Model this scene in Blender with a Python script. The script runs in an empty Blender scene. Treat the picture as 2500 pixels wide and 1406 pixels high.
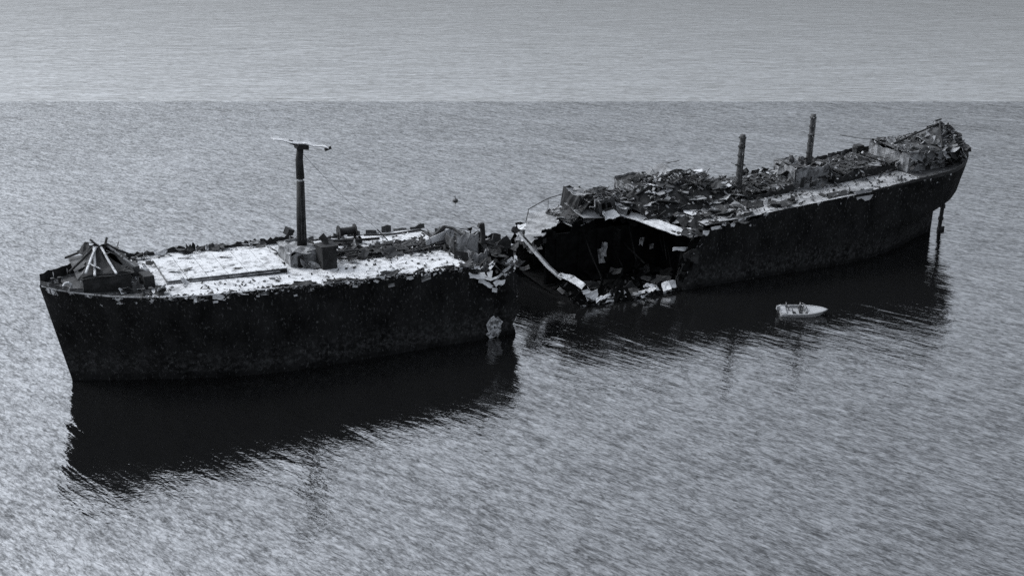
import bpy, bmesh, math, random
from mathutils import Vector, Matrix, Euler, noise
R = math.radians
S = bpy.context.scene
COL = S.collection

# ------------------------------------------------------------------ camera
cam = bpy.data.cameras.new('camera')
cam.sensor_width = 36.0; cam.lens = 43.2; cam.clip_start = 0.5; cam.clip_end = 60000
co = bpy.data.objects.new('camera', cam); COL.objects.link(co)
co.location = (0, 0, 58); co.rotation_euler = (R(90 - 17.5), 0, 0)
S.camera = co

# ------------------------------------------------------------------ sky, sun, exposure
SUN_EL, SUN_AZ = 48.0, -72.0          # azimuth from +Y (view direction), negative = left
w = bpy.data.worlds.new('World'); S.world = w; w.use_nodes = True
nt = w.node_tree; nt.nodes.clear()
sky = nt.nodes.new('ShaderNodeTexSky'); sky.sky_type = 'NISHITA'; sky.sun_disc = False
sky.sun_elevation = R(SUN_EL); sky.sun_rotation = R(SUN_AZ)
sky.air_density = 1.0; sky.dust_density = 6.0; sky.ozone_density = 1.0
hs = nt.nodes.new('ShaderNodeHueSaturation'); hs.inputs['Saturation'].default_value = 0.10
tint = nt.nodes.new('ShaderNodeMix'); tint.data_type = 'RGBA'; tint.blend_type = 'MULTIPLY'
tint.inputs['Factor'].default_value = 1.0; tint.inputs['B'].default_value = (0.915, 0.978, 1.07, 1)
bg = nt.nodes.new('ShaderNodeBackground'); bg.inputs['Strength'].default_value = 0.15
wo = nt.nodes.new('ShaderNodeOutputWorld')
nt.links.new(sky.outputs[0], hs.inputs['Color']); nt.links.new(hs.outputs[0], tint.inputs['A'])
nt.links.new(tint.outputs['Result'], bg.inputs['Color']); nt.links.new(bg.outputs[0], wo.inputs['Surface'])
sl = bpy.data.lights.new('sun', 'SUN'); sl.energy = 0.8; sl.angle = R(14); sl.color = (1.0, 0.985, 0.96)
so = bpy.data.objects.new('sun', sl); COL.objects.link(so)
sd = Vector((math.sin(R(SUN_AZ)) * math.cos(R(SUN_EL)), math.cos(R(SUN_AZ)) * math.cos(R(SUN_EL)), math.sin(R(SUN_EL))))
so.rotation_euler = sd.to_track_quat('Z', 'Y').to_euler()
S.view_settings.view_transform = 'Standard'; S.view_settings.look = 'None'
S.view_settings.gamma = 1.0; S.view_settings.exposure = 1.02
S.view_settings.use_curve_mapping = False
S.cycles.use_denoising = False

# ------------------------------------------------------------------ materials
MATS = {}
def node_mat(name):
    m = bpy.data.materials.new(name); m.use_nodes = True
    n = m.node_tree.nodes; b = n['Principled BSDF']; MATS[name] = m
    return m, n, m.node_tree.links, b

def paint(name, c1, c2, scale=1.2, thr=(0.40, 0.62), rough=0.8, c3=None, thr3=(0.62, 0.68), scale3=2.5, bump=0.03, stretch=(1, 1, 1), spec=0.25):
    """weathered painted steel: two tones in blotches, optional third tone as flakes with hard edges"""
    m, n, l, b = node_mat(name)
    tc = n.new('ShaderNodeTexCoord'); mp = n.new('ShaderNodeMapping'); mp.inputs['Scale'].default_value = stretch
    l.new(tc.outputs['Object'], mp.inputs['Vector'])
    nz = n.new('ShaderNodeTexNoise'); nz.inputs['Scale'].default_value = scale; nz.inputs['Detail'].default_value = 8; nz.inputs['Roughness'].default_value = 0.68
    l.new(mp.outputs[0], nz.inputs['Vector'])
    r = n.new('ShaderNodeValToRGB'); r.color_ramp.elements[0].position = thr[0]; r.color_ramp.elements[1].position = thr[1]
    r.color_ramp.elements[0].color = (*c1, 1); r.color_ramp.elements[1].color = (*c2, 1)
    l.new(nz.outputs['Fac'], r.inputs['Fac']); col = r.outputs['Color']
    if c3:
        n3 = n.new('ShaderNodeTexNoise'); n3.inputs['Scale'].default_value = scale3; n3.inputs['Detail'].default_value = 7; n3.inputs['Roughness'].default_value = 0.72
        mp3 = n.new('ShaderNodeMapping'); mp3.inputs['Location'].default_value = (13.1, 7.7, 3.3); l.new(mp.outputs[0], mp3.inputs['Vector']); l.new(mp3.outputs[0], n3.inputs['Vector'])
        r3 = n.new('ShaderNodeValToRGB'); r3.color_ramp.elements[0].position = thr3[0]; r3.color_ramp.elements[1].position = thr3[1]
        l.new(n3.outputs['Fac'], r3.inputs['Fac'])
        mx = n.new('ShaderNodeMix'); mx.data_type = 'RGBA'; l.new(r3.outputs['Color'], mx.inputs['Factor'])
        l.new(col, mx.inputs['A']); mx.inputs['B'].default_value = (*c3, 1); col = mx.outputs['Result']
    l.new(col, b.inputs['Base Color']); b.inputs['Roughness'].default_value = rough; b.inputs['Specular IOR Level'].default_value = spec
    bp = n.new('ShaderNodeBump'); bp.inputs['Strength'].default_value = 0.6; bp.inputs['Distance'].default_value = bump
    l.new(nz.outputs['Fac'], bp.inputs['Height']); l.new(bp.outputs[0], b.inputs['Normal'])
    return m
def hull_paint(name):
    m = paint(name, g(0.003), g(0.012), 0.35, (0.36, 0.66), 0.85, g(0.05), (0.575, 0.65), 3.2, 0.05, (1.0, 1.0, 0.55), 0.04)
    n, l = m.node_tree.nodes, m.node_tree.links; b = n['Principled BSDF']
    at = n.new('ShaderNodeAttribute'); at.attribute_name = 'below_rail'
    tc = n.new('ShaderNodeTexCoord'); t = n.new('ShaderNodeTexNoise'); t.inputs['Scale'].default_value = 0.75; t.inputs['Detail'].default_value = 8; t.inputs['Roughness'].default_value = 0.7
    l.new(tc.outputs['Object'], t.inputs['Vector'])
    mr = n.new('ShaderNodeMapRange'); mr.inputs['From Min'].default_value = 0.0; mr.inputs['From Max'].default_value = 2.4; mr.inputs['To Min'].default_value = 0.02; mr.inputs['To Max'].default_value = -0.16
    l.new(at.outputs['Fac'], mr.inputs['Value'])
    ad = n.new('ShaderNodeMath'); ad.operation = 'ADD'; l.new(t.outputs['Fac'], ad.inputs[0]); l.new(mr.outputs[0], ad.inputs[1])
    r = n.new('ShaderNodeValToRGB'); r.color_ramp.elements[0].position = 0.575; r.color_ramp.elements[1].position = 0.605; l.new(ad.outputs[0], r.inputs['Fac'])
    old = b.inputs['Base Color'].links[0].from_socket
    mx = n.new('ShaderNodeMix'); mx.data_type = 'RGBA'; l.new(r.outputs['Color'], mx.inputs['Factor']); l.new(old, mx.inputs['A']); mx.inputs['B'].default_value = (*g(0.32), 1)
    # worn boot-topping: flaked paler band between the wet line and mid side
    sx = n.new('ShaderNodeSeparateXYZ'); l.new(tc.outputs['Object'], sx.inputs[0])
    zr = n.new('ShaderNodeValToRGB'); e = zr.color_ramp.elements; e[0].position = 0.10; e[0].color = (0, 0, 0, 1); e[1].position = 0.16; e[1].color = (1, 1, 1, 1)
    q = e.new(0.36); q.color = (0.6, 0.6, 0.6, 1); q = e.new(0.55); q.color = (0, 0, 0, 1)
    dz = n.new('ShaderNodeMath'); dz.operation = 'MULTIPLY'; dz.inputs[1].default_value = 0.1; l.new(sx.outputs['Z'], dz.inputs[0]); l.new(dz.outputs[0], zr.inputs['Fac'])
    t2 = n.new('ShaderNodeTexNoise'); t2.inputs['Scale'].default_value = 1.4; t2.inputs['Detail'].default_value = 9; t2.inputs['Roughness'].default_value = 0.78; l.new(tc.outputs['Object'], t2.inputs['Vector'])
    r2 = n.new('ShaderNodeValToRGB'); r2.color_ramp.elements[0].position = 0.47; r2.color_ramp.elements[1].position = 0.62; l.new(t2.outputs['Fac'], r2.inputs['Fac'])
    mm = n.new('ShaderNodeMath'); mm.operation = 'MULTIPLY'; l.new(zr.outputs['Color'], mm.inputs[0]); l.new(r2.outputs['Color'], mm.inputs[1])
    m3 = n.new('ShaderNodeMix'); m3.data_type = 'RGBA'; l.new(mm.outputs[0], m3.inputs['Factor']); l.new(mx.outputs['Result'], m3.inputs['A']); m3.inputs['B'].default_value = (*g(0.036), 1)
    l.new(m3.outputs['Result'], b.inputs['Base Color'])
def g(v): return (v * 0.985, v, v * 1.02)
hull_paint('black_hull')
paint('black_steel', g(0.006), g(0.020), 0.9, (0.4, 0.65), 0.8, g(0.10), (0.66, 0.70), 1.4)
paint('dark_steel', g(0.016), g(0.050), 0.9, (0.4, 0.62), 0.8, g(0.30), (0.62, 0.66), 1.2)
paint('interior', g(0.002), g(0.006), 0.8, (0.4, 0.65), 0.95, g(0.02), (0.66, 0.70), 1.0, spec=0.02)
paint('white_deck', g(0.16), g(0.37), 0.9, (0.36, 0.52), 0.85, g(0.04), (0.575, 0.63), 1.5, 0.02)
paint('grey_deck', g(0.09), g(0.23), 0.5, (0.38, 0.62), 0.85, g(0.05), (0.60, 0.66), 0.8, 0.02)
paint('grey_house', g(0.06), g(0.19), 0.7, (0.38, 0.6), 0.85, g(0.03), (0.55, 0.62), 0.8, 0.03)
paint('pale_steel', g(0.24), g(0.44), 0.9, (0.38, 0.62), 0.75, g(0.04), (0.57, 0.63), 1.2)
paint('mid_steel', g(0.07), g(0.20), 0.9, (0.38, 0.62), 0.8, g(0.025), (0.56, 0.62), 1.1)
paint('crosstree_grey', g(0.25), g(0.36), 0.9, (0.38, 0.62), 0.8, g(0.25), (0.56, 0.62), 1.1)
paint('mottled_plate', g(0.05), g(0.34), 1.6, (0.42, 0.55), 0.8, g(0.02), (0.55, 0.60), 2.2)
paint('boat_white', g(0.17), g(0.21), 1.5, (0.3, 0.7), 0.4, None, spec=0.5, bump=0.003)
paint('boat_grey', g(0.13), g(0.18), 2.0, (0.3, 0.7), 0.6, None, bump=0.003)
paint('rubber', g(0.03), g(0.05), 3.0, (0.3, 0.7), 0.6, None, bump=0.003)
paint('cloth_dark', g(0.06), g(0.10), 6.0, (0.3, 0.7), 0.9, None, bump=0.01)
paint('cloth_grey', g(0.12), g(0.18), 6.0, (0.3, 0.7), 0.9, None, bump=0.01)
paint('skin', (0.36, 0.34, 0.335), (0.42, 0.40, 0.39), 6.0, (0.3, 0.7), 0.6, None, bump=0.002)
paint('hair', g(0.02), g(0.04), 12.0, (0.3, 0.7), 0.7, None, bump=0.01)
m, n, l, b = node_mat('windscreen')
b.inputs['Base Color'].default_value = (*g(0.35), 1); b.inputs['Roughness'].default_value = 0.1
b.inputs['Transmission Weight'].default_value = 0.85; b.inputs['IOR'].default_value = 1.3

def sea_mat(name, base, amp, refl, rough, crest=-40.0, contrast=1.0, grow=1.0):
    m, n, l, b = node_mat(name)
    tc = n.new('ShaderNodeTexCoord')
    def math2(op, a, b_):
        q = n.new('ShaderNodeMath'); q.operation = op
        for i, v in enumerate((a, b_)):
            if isinstance(v, (int, float)): q.inputs[i].default_value = v
            else: l.new(v, q.inputs[i])
        return q.outputs[0]
    def layer(wl, dist, stretch, rot, detail=3, loc=0.0, rgh=0.55, distort=0.35):
        mp = n.new('ShaderNodeMapping'); mp.vector_type = 'TEXTURE'; mp.inputs['Rotation'].default_value = (0, 0, R(rot)); mp.inputs['Scale'].default_value = (wl * stretch, wl, wl)
        mp.inputs['Location'].default_value = (loc, loc * 0.7, loc * 0.3)
        l.new(tc.outputs['Object'], mp.inputs['Vector'])
        t = n.new('ShaderNodeTexNoise'); t.inputs['Scale'].default_value = 1.0; t.inputs['Detail'].default_value = detail; t.inputs['Roughness'].default_value = rgh
        t.inputs['Distortion'].default_value = distort
        l.new(mp.outputs[0], t.inputs['Vector'])
        return math2('MULTIPLY', t.outputs['Fac'], dist)
    lay = [layer(0.9, 0.07 * amp, 2.5, crest + 8, 3, 3.0), layer(2.6, 0.22 * amp, 5.0, crest, 3, 11.0),
           layer(9.0, 0.30 * amp, 2.5, crest + 25, 2, 23.0), layer(0.4, 0.03 * amp, 1.6, crest + 30, 2, 5.0)]
    s = lay[0]
    for q in lay[1:]: s = math2('ADD', s, q)
    # wind patches: ripples stronger in some areas, calmer between
    wp = n.new('ShaderNodeTexNoise'); wp.inputs['Scale'].default_value = 0.022; wp.inputs['Detail'].default_value = 4; l.new(tc.outputs['Object'], wp.inputs['Vector'])
    mr = n.new('ShaderNodeMapRange'); mr.inputs['From Min'].default_value = 0.3; mr.inputs['From Max'].default_value = 0.7; mr.inputs['To Min'].default_value = 0.7; mr.inputs['To Max'].default_value = 1.3
    l.new(wp.outputs['Fac'], mr.inputs['Value'])
    bp = n.new('ShaderNodeBump'); bp.inputs['Strength'].default_value = 1.0; bp.inputs['Distance'].default_value = 1.0
    l.new(math2('MULTIPLY', s, mr.outputs[0]), bp.inputs['Height'])
    # ripple light and dark painted into the reflectance as streaky noise
    f1 = layer(1.2 * grow, 1.0, 2.6, crest + 6, 7, 31.0, 0.82, 0.3); f2 = layer(0.34 * grow, 1.0, 3.0, crest + 2, 4, 41.0, 0.78, 0.2); f4 = layer(18.0, 1.0, 2.0, crest + 20, 3, 61.0)
    f = math2('ADD', math2('ADD', math2('MULTIPLY', f1, 0.44), math2('MULTIPLY', f2, 0.48)), math2('MULTIPLY', f4, 0.08))
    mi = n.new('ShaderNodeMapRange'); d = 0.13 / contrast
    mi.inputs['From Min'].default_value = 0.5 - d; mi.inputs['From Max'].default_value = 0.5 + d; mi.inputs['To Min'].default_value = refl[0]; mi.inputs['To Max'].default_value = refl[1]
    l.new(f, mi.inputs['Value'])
    fr = n.new('ShaderNodeFresnel'); fr.inputs['IOR'].default_value = 1.7; l.new(bp.outputs[0], fr.inputs['Normal'])
    # thin dark ripple lines painted into the reflectance, not shaped in the bump
    def dark_lines(wl, st, rot, loc, wid, lo):
        q = math2('ABSOLUTE', math2('SUBTRACT', layer(wl, 1.0, st, rot, 3, loc, 0.55, 0.6), 0.5), 0.0)
        r_ = n.new('ShaderNodeMapRange'); r_.interpolation_type = 'SMOOTHSTEP'; r_.inputs['From Min'].default_value = 0.0; r_.inputs['From Max'].default_value = wid; r_.inputs['To Min'].default_value = lo; r_.inputs['To Max'].default_value = 1.0
        l.new(q, r_.inputs['Value']); return r_.outputs[0]
    tr = math2('MULTIPLY', dark_lines(1.5 * grow, 4.0, crest + 4, 71.0, 0.035, 0.62), dark_lines(0.8 * grow, 3.5, crest - 8, 83.0, 0.04, 0.70))
    # ripples turn their faces to the viewer at grazing angles, so reflectance grows slower than on a flat sheet
    fac = math2('MULTIPLY', math2('MULTIPLY', mi.outputs[0], tr), math2('ADD', math2('MULTIPLY', fr.outputs[0], 1.1), 0.78))
    gl = n.new('ShaderNodeBsdfGlossy'); gl.inputs['Roughness'].default_value = rough; gl.inputs['Color'].default_value = (1, 1, 1, 1); l.new(bp.outputs[0], gl.inputs['Normal'])
    df = n.new('ShaderNodeBsdfDiffuse'); df.inputs['Color'].default_value = (*base, 1); l.new(bp.outputs[0], df.inputs['Normal'])
    mx = n.new('ShaderNodeMixShader'); l.new(fac, mx.inputs[0]); l.new(df.outputs[0], mx.inputs[1]); l.new(gl.outputs[0], mx.inputs[2])
    out = n['Material Output']; l.new(mx.outputs[0], out.inputs['Surface']); n.remove(b)
    return m
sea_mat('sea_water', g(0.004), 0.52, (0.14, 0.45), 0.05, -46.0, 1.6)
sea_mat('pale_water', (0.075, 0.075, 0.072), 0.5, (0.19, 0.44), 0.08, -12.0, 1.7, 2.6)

# ------------------------------------------------------------------ mesh helpers
class MB:
    def __init__(s): s.v = []; s.f = []; s.mi = []
    def add(s, vs, fs, mi=0):
        o = len(s.v); s.v += [tuple(v) for v in vs]
        for f in fs: s.f.append(tuple(i + o for i in f)); s.mi.append(mi)
        return s
    def box(s, c, size, rot=(0, 0, 0), jit=0.0, mi=0, taper=1.0):
        M = Euler(rot).to_matrix(); c = Vector(c); vs = []
        for z in (-.5, .5):
            k = taper if z > 0 else 1.0
            for x, y in ((-.5, -.5), (.5, -.5), (.5, .5), (-.5, .5)):
                p = Vector((x * size[0] * k, y * size[1] * k, z * size[2]))
                if jit: p += Vector((random.uniform(-jit, jit) for _ in range(3)))
                vs.append(c + M @ p)
        return s.add(vs, [(3, 2, 1, 0), (4, 5, 6, 7), (0, 1, 5, 4), (1, 2, 6, 5), (2, 3, 7, 6), (3, 0, 4, 7)], mi)
    def beam(s, p, q, wd=0.2, ht=0.2, mi=0):
        p, q = Vector(p), Vector(q); d = (q - p); L = d.length
        rot = d.to_track_quat('X', 'Z').to_euler()
        return s.box((p + q) / 2, (L, wd, ht), rot, mi=mi)
    def tube(s, pts, rad, seg=8, mi=0, cap=True):
        pts = [Vector(p) for p in pts]
        if not hasattr(rad, '__len__'): rad = [rad] * len(pts)
        vs = []; fs = []; ref = None
        for i, p in enumerate(pts):
            d = (pts[min(i + 1, len(pts) - 1)] - pts[max(i - 1, 0)]).normalized()
            if ref is None: ref = Vector((1, 0, 0)) if abs(d.x) < .8 else Vector((0, 1, 0))
            ref = (ref - d * ref.dot(d)).normalized(); q = Matrix((ref, d.cross(ref), d)).transposed()
            for k in range(seg):
                a = 2 * math.pi * k / seg
                vs.append(p + q @ Vector((math.cos(a) * rad[i], math.sin(a) * rad[i], 0)))
        for i in range(len(pts) - 1):
            for k in range(seg):
                k2 = (k + 1) % seg
                fs.append((i * seg + k, i * seg + k2, (i + 1) * seg + k2, (i + 1) * seg + k))
        if cap:
            fs.append(tuple(range(seg - 1, -1, -1))); fs.append(tuple((len(pts) - 1) * seg + k for k in range(seg)))
        return s.add(vs, fs, mi)
    def sheet(s, rows, th=0.06, mi=0):
        """rows of points -> closed plate of thickness th"""
        nr, nc = len(rows), len(rows[0]); P = [[Vector(p) for p in r] for r in rows]
        top = []; bot = []
        for i in range(nr):
            for j in range(nc):
                du = P[i][min(j + 1, nc - 1)] - P[i][max(j - 1, 0)]; dv = P[min(i + 1, nr - 1)][j] - P[max(i - 1, 0)][j]
                nn = du.cross(dv); nn = nn.normalized() if nn.length > 1e-9 else Vector((0, 0, 1))
                top.append(P[i][j] + nn * th / 2); bot.append(P[i][j] - nn * th / 2)
        N = nr * nc; fs = []
        for i in range(nr - 1):
            for j in range(nc - 1):
                a, b_, c, d = i * nc + j, i * nc + j + 1, (i + 1) * nc + j + 1, (i + 1) * nc + j
                fs.append((a, b_, c, d)); fs.append((N + d, N + c, N + b_, N + a))
        rim = [j for j in range(nc)] + [i * nc + nc - 1 for i in range(1, nr)] + [(nr - 1) * nc + j for j in range(nc - 2, -1, -1)] + [i * nc for i in range(nr - 2, 0, -1)]
        for k in range(len(rim)):
            a, b_ = rim[k], rim[(k + 1) % len(rim)]
            fs.append((b_, a, N + a, N + b_))
        return s.add(top + bot, fs, mi)
    def mesh(s, name, mats, smooth=False):
        me = bpy.data.meshes.new(name); me.from_pydata(s.v, [], s.f); me.validate(); me.update()
        for mm in (mats if isinstance(mats, (list, tuple)) else [mats]): me.materials.append(MATS[mm])
        if len(me.polygons) == len(s.mi): me.polygons.foreach_set('material_index', s.mi)
        if smooth: me.polygons.foreach_set('use_smooth', [True] * len(me.polygons))
        return me
    def build(s, name, mats, parent=None, smooth=False, loc=(0, 0, 0), rot=(0, 0, 0)):
        o = bpy.data.objects.new(name, s.mesh(name, mats, smooth)); COL.objects.link(o)
        o.location = loc; o.rotation_euler = rot
        if parent: o.parent = parent
        return o

def thing(name, label, cat, loc=(0, 0, 0), rot=(0, 0, 0), group=None):
    o = bpy.data.objects.new(name, None); COL.objects.link(o); o.location = loc; o.rotation_euler = rot
    o['label'] = label; o['category'] = cat
    if group: o['group'] = group
    return o
def sub(name, parent):
    o = bpy.data.objects.new(name, None); COL.objects.link(o); o.parent = parent
    return o
def tag(o, label, cat, group=None):
    o['label'] = label; o['category'] = cat
    if group: o['group'] = group
def lerp(a, b_, t): return a + (b_ - a) * t
def tab(x, T):
    if x <= T[0][0]: return T[0][1]
    for (a, va), (b_, vb) in zip(T, T[1:]):
        if x <= b_: return lerp(va, vb, (x - a) / (b_ - a))
    return T[-1][1]
def nz(x, y=0.0, z=0.0): return noise.noise(Vector((x, y, z)))
def jag(x, s=0.0, a=1.0): return a * (nz(x * 0.9, s, 1.3) + 0.6 * nz(x * 2.3, s, 7.1) + 0.5 * nz(x * 5.1, s, 2.2))

PLATES = []
def crumple_mesh(seed, nx=5, ny=4, amp=0.16, th=0.05):
    """unit plate: creased and buckled, straight on some sides and torn ragged on others"""
    rnd = random.Random(seed); rows = []; b1 = rnd.uniform(-0.3, 0.3); ca = rnd.uniform(-.6, .6); cp = rnd.uniform(-.25, .25); fold = rnd.uniform(-0.9, 0.9)
    tl, tr_, tb, tt = [rnd.choice((.02, .03, .16, .22)) for _ in range(4)]
    for j in range(ny):
        r = []
        for i in range(nx):
            x = i / (nx - 1) - .5; y = j / (ny - 1) - .5
            s_ = x * math.cos(ca) + y * math.sin(ca) - cp
            z = b1 * x * x + fold * max(0, s_) + rnd.uniform(-amp, amp) * .45
            x += rnd.uniform(-tl, tl) if i == 0 else (rnd.uniform(-tr_, tr_) if i == nx - 1 else rnd.uniform(-.03, .03))
            y += rnd.uniform(-tb, tb) if j == 0 else (rnd.uniform(-tt, tt) if j == ny - 1 else rnd.uniform(-.03, .03))
            r.append((x, y, z))
        rows.append(r)
    return MB().sheet(rows, th)
def scrap(parent, name, n, pos, size, mats, seed):
    """small torn scraps too fine to pick apart: one mesh"""
    rnd = random.Random(seed); mb = MB()
    for k in range(n):
        p = pos(rnd)
        if p is None: continue
        sx = rnd.uniform(*size) * rnd.choice((.6, 1, 1.8)); sy = rnd.uniform(*size); a = rnd.uniform(0, 6.28)
        M = Euler((rnd.uniform(-.8, .8), rnd.uniform(-.8, .8), a)).to_matrix(); c = Vector(p); q = [Vector((-.5, -.5, 0)), Vector((.5, -.4, .1)), Vector((.4, .5, 0)), Vector((-.4, .4, -.1))]
        vs = []
        for h in (-.04, .04):
            for v in q: vs.append(c + M @ Vector((v.x * sx + rnd.uniform(-.1, .1) * sx, v.y * sy, v.z * sy + h)))
        mb.add(vs, [(3, 2, 1, 0), (4, 5, 6, 7), (0, 1, 5, 4), (1, 2, 6, 5), (2, 3, 7, 6), (3, 0, 4, 7)], rnd.randrange(len(mats)))
    o = mb.build(name, mats, parent); o['kind'] = 'stuff'
    return o
CR = {}
def crumple(parent, name, c, size, rot, mat, seed, amp=0.16):
    k = (seed % 12, mat, amp)
    if k not in CR: CR[k] = crumple_mesh(k[0] * 7 + 1, amp=amp).mesh(name, mat)
    o = bpy.data.objects.new(name, CR[k]); COL.objects.link(o); o.parent = parent
    o.location = c; o.scale = size; o.rotation_euler = rot
    return o

# ------------------------------------------------------------------ the sea
BAND = 371.0
m_ = MB(); m_.add([(-20000, -20000, 0), (20000, -20000, 0), (20000, BAND, 0), (-20000, BAND, 0)], [(0, 1, 2, 3)])
sea = m_.build('sea', 'sea_water'); sea['kind'] = 'structure'
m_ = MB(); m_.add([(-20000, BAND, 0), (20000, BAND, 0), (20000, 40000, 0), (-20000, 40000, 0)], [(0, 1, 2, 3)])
sea2 = m_.build('pale_sea', 'pale_water'); sea2['kind'] = 'structure'  # far strip of sea with a paler base colour

# ------------------------------------------------------------------ hull loft
def hull(xb, xend, zs, breadth, zbot=-3.0, K=14, NX=64, dent=0.05, xbj=None):
    mb = MB(); ids = {}
    for side in (-1, 1):
        for k in range(K + 1):
            for i in range(NX + 1):
                s = (i / NX); s = 1 - (1 - s) ** 1.25 if True else s
                xe0 = xend(lerp(zbot, zs(xend(12.0), side), k / K))
                x0 = xbj(side, k / K) if xbj else xb
                x = lerp(x0, xe0, s); z = lerp(zbot, zs(x, side), k / K)
                y = breadth(x, z, xend(lerp(zbot, zs(xend(12.0), side), k / K)))
                if i == NX: y = 0.0
                d = dent * (nz(x * 0.45, z * 0.5, side * 5.0) + 0.6 * nz(x * 1.1, z * 0.9, side * 9.0)) if y > 1.5 else 0.0
                ids[side, k, i] = len(mb.v); mb.v.append((x, side * (y + d), z))
        for k in range(K):
            for i in range(NX):
                q = (ids[side, k, i], ids[side, k, i + 1], ids[side, k + 1, i + 1], ids[side, k + 1, i])
                mb.f.append(q if side * (xend(5) - xb) > 0 else q[::-1]); mb.mi.append(0)
    # bottom
    for i in range(NX):
        mb.f.append((ids[-1, 0, i], ids[-1, 0, i + 1], ids[1, 0, i + 1], ids[1, 0, i])); mb.mi.append(0)
    mb.below = [0.0] * len(mb.v)
    for (side, k, i), q in ids.items(): mb.below[q] = mb.v[ids[side, K, i]][2] - mb.v[q][2]
    return mb
def build_hull(mb, parent):
    o = mb.build('hull', 'black_hull', parent, smooth=True)
    at = o.data.attributes.new('below_rail', 'FLOAT', 'POINT')
    at.data.foreach_set('value', mb.below)
    return o

# =================================================================== BOW HALF
FA = R(26.7)
bow = thing('shipwreck_bow', 'forward half of the broken black ship, with white deck and one tall mast', 'shipwreck', (-55.6, 144.8, 0), (R(3), 0, FA))
ZS_F = [(-2.7, 13.25), (5, 12.75), (14, 12.5), (22, 12.2), (31, 11.75), (42, 11.55), (60, 11.4)]
def zsf(x, side=1):
    z = tab(x, ZS_F)
    if side < 0 and 50.5 < x: z -= 2.9 * max(0, 1 - abs(x - 54.6) / 3.6) + max(0, jag(x, 3.3, 0.7))
    if side > 0 and x > 50: z -= 0.22 * (x - 50) + max(0, jag(x, 8.3, 0.8))
    return z
def xend_f(z): return -0.20 * max(z, 0)
def br_f(x, z, xe):
    Le = 30 - 0.8 * max(z, 0); e = lerp(1.15, 0.72, min(max(z, 0) / 12.5, 1))
    t = min(max((x - xe) / Le, 0), 1)
    return 9.2 * math.sin(math.pi / 2 * t) ** e
def xbj_f(side, t):
    return 58.4 - 1.2 * abs(t - 0.62) + jag(t * 9, side * 3 + 1.0, 1.1)
hb = hull(58.5, xend_f, zsf, br_f, xbj=xbj_f)
build_hull(hb, bow)

def deck_edge_f(x): return br_f(x, tab(x, ZS_F), xend_f(13))
# deck plating: strips across the ship
def deck_strip(x0, x1, zf, yl, yr, th=0.08, n=6, m=8, amp=0.03, seed=0):
    rows = []
    for i in range(n + 1):
        x = lerp(x0, x1, i / n); a, b_ = yl(x), yr(x)
        rows.append([(x, lerp(a, b_, j / m), zf(x) + amp * nz(x * .4, lerp(a, b_, j / m) * .4, seed)) for j in range(m + 1)])
    return MB().sheet(rows, th)
deck_strip(-2.2, 9.5, lambda x: tab(x, ZS_F) - 0.12, lambda x: -deck_edge_f(x) + .05, lambda x: deck_edge_f(x) - .05, n=12).build('forecastle_deck', 'dark_steel', bow)
deck_strip(9.5, 51.0, lambda x: tab(x, ZS_F) - 0.12, lambda x: -deck_edge_f(x) + .05, lambda x: deck_edge_f(x) - .05, n=24, m=10).build('main_deck', 'white_deck', bow)
deck_strip(51.0, 58.5, lambda x: tab(x, ZS_F) - 0.25 - 0.12 * (x - 51), lambda x: -8.9 + 3.0 * max(0, 1 - abs(x - 54.8) / 3.5) + jag(x, 1.1, .6), lambda x: 9.0 + jag(x, 4.1, .6), n=14, m=10, amp=0.5).build('torn_deck', 'dark_steel', bow)
# bulkheads inside the broken end
for xx in (49.0,):
    MB().box((xx, 0, 4.2), (0.3, 17.8, 13.8)).build('bulkhead', 'interior', bow)
for k in range(4):
    zz = 0.5 + k * 2.6
    MB().beam((49.2, 8.6, zz), (57.2 + jag(k * 3.1, 2, 1), 8.8, zz), 0.5, 0.3).build('stringer', 'black_steel', bow)

# gunwale rail bar (pale worn edge) in lengths
def gun_rail(x0, x1, side, mat, r=0.09, n=8, dz=0.05):
    pts = []
    for i in range(n + 1):
        x = lerp(x0, x1, i / n); pts.append((x, side * (deck_edge_f(x) + 0.02), tab(x, ZS_F) + dz + 0.02 * nz(x, side)))
    return MB().tube(pts, r, 6).build('gunwale_rail', mat, bow)
gun_rail(-2.4, 9, -1, 'mid_steel', 0.10); gun_rail(9, 24, -1, 'pale_steel', 0.10); gun_rail(24, 38, -1, 'mid_steel', 0.08)
# bulwark plates, far side: dark, ragged, each its own plate
random.seed(4)
def bulwark(x0, x1, side, h, mat, lean=0.0, jit=0.25, n=3):
    rows = []
    for t in (0, 0.5, 1.0):
        r = []
        for i in range(n + 1):
            x = lerp(x0, x1, i / n); hh = h * (1 + (random.uniform(-jit, jit) if t == 1 else 0))
            yb = deck_edge_f(max(x, -2.45))
            r.append((x + random.uniform(-.05, .05), side * (yb - 0.05 + (lean + random.uniform(-.12, .12)) * t), tab(x, ZS_F) - 0.1 + hh * t))
        rows.append(r)
    return MB().sheet(rows, 0.07).build('bulwark_plate', mat, bow)
x = -2.45
while x < 6.5:
    bulwark(x, x + 1.75, 1, 1.3, 'black_steel', 0.1, 0.12); x += 1.8
x = -2.45
while x < 0.5:
    bulwark(x, x + 1.4, -1, 0.75, 'dark_steel', 0.05, 0.1); x += 1.45
x = 8.6
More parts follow.
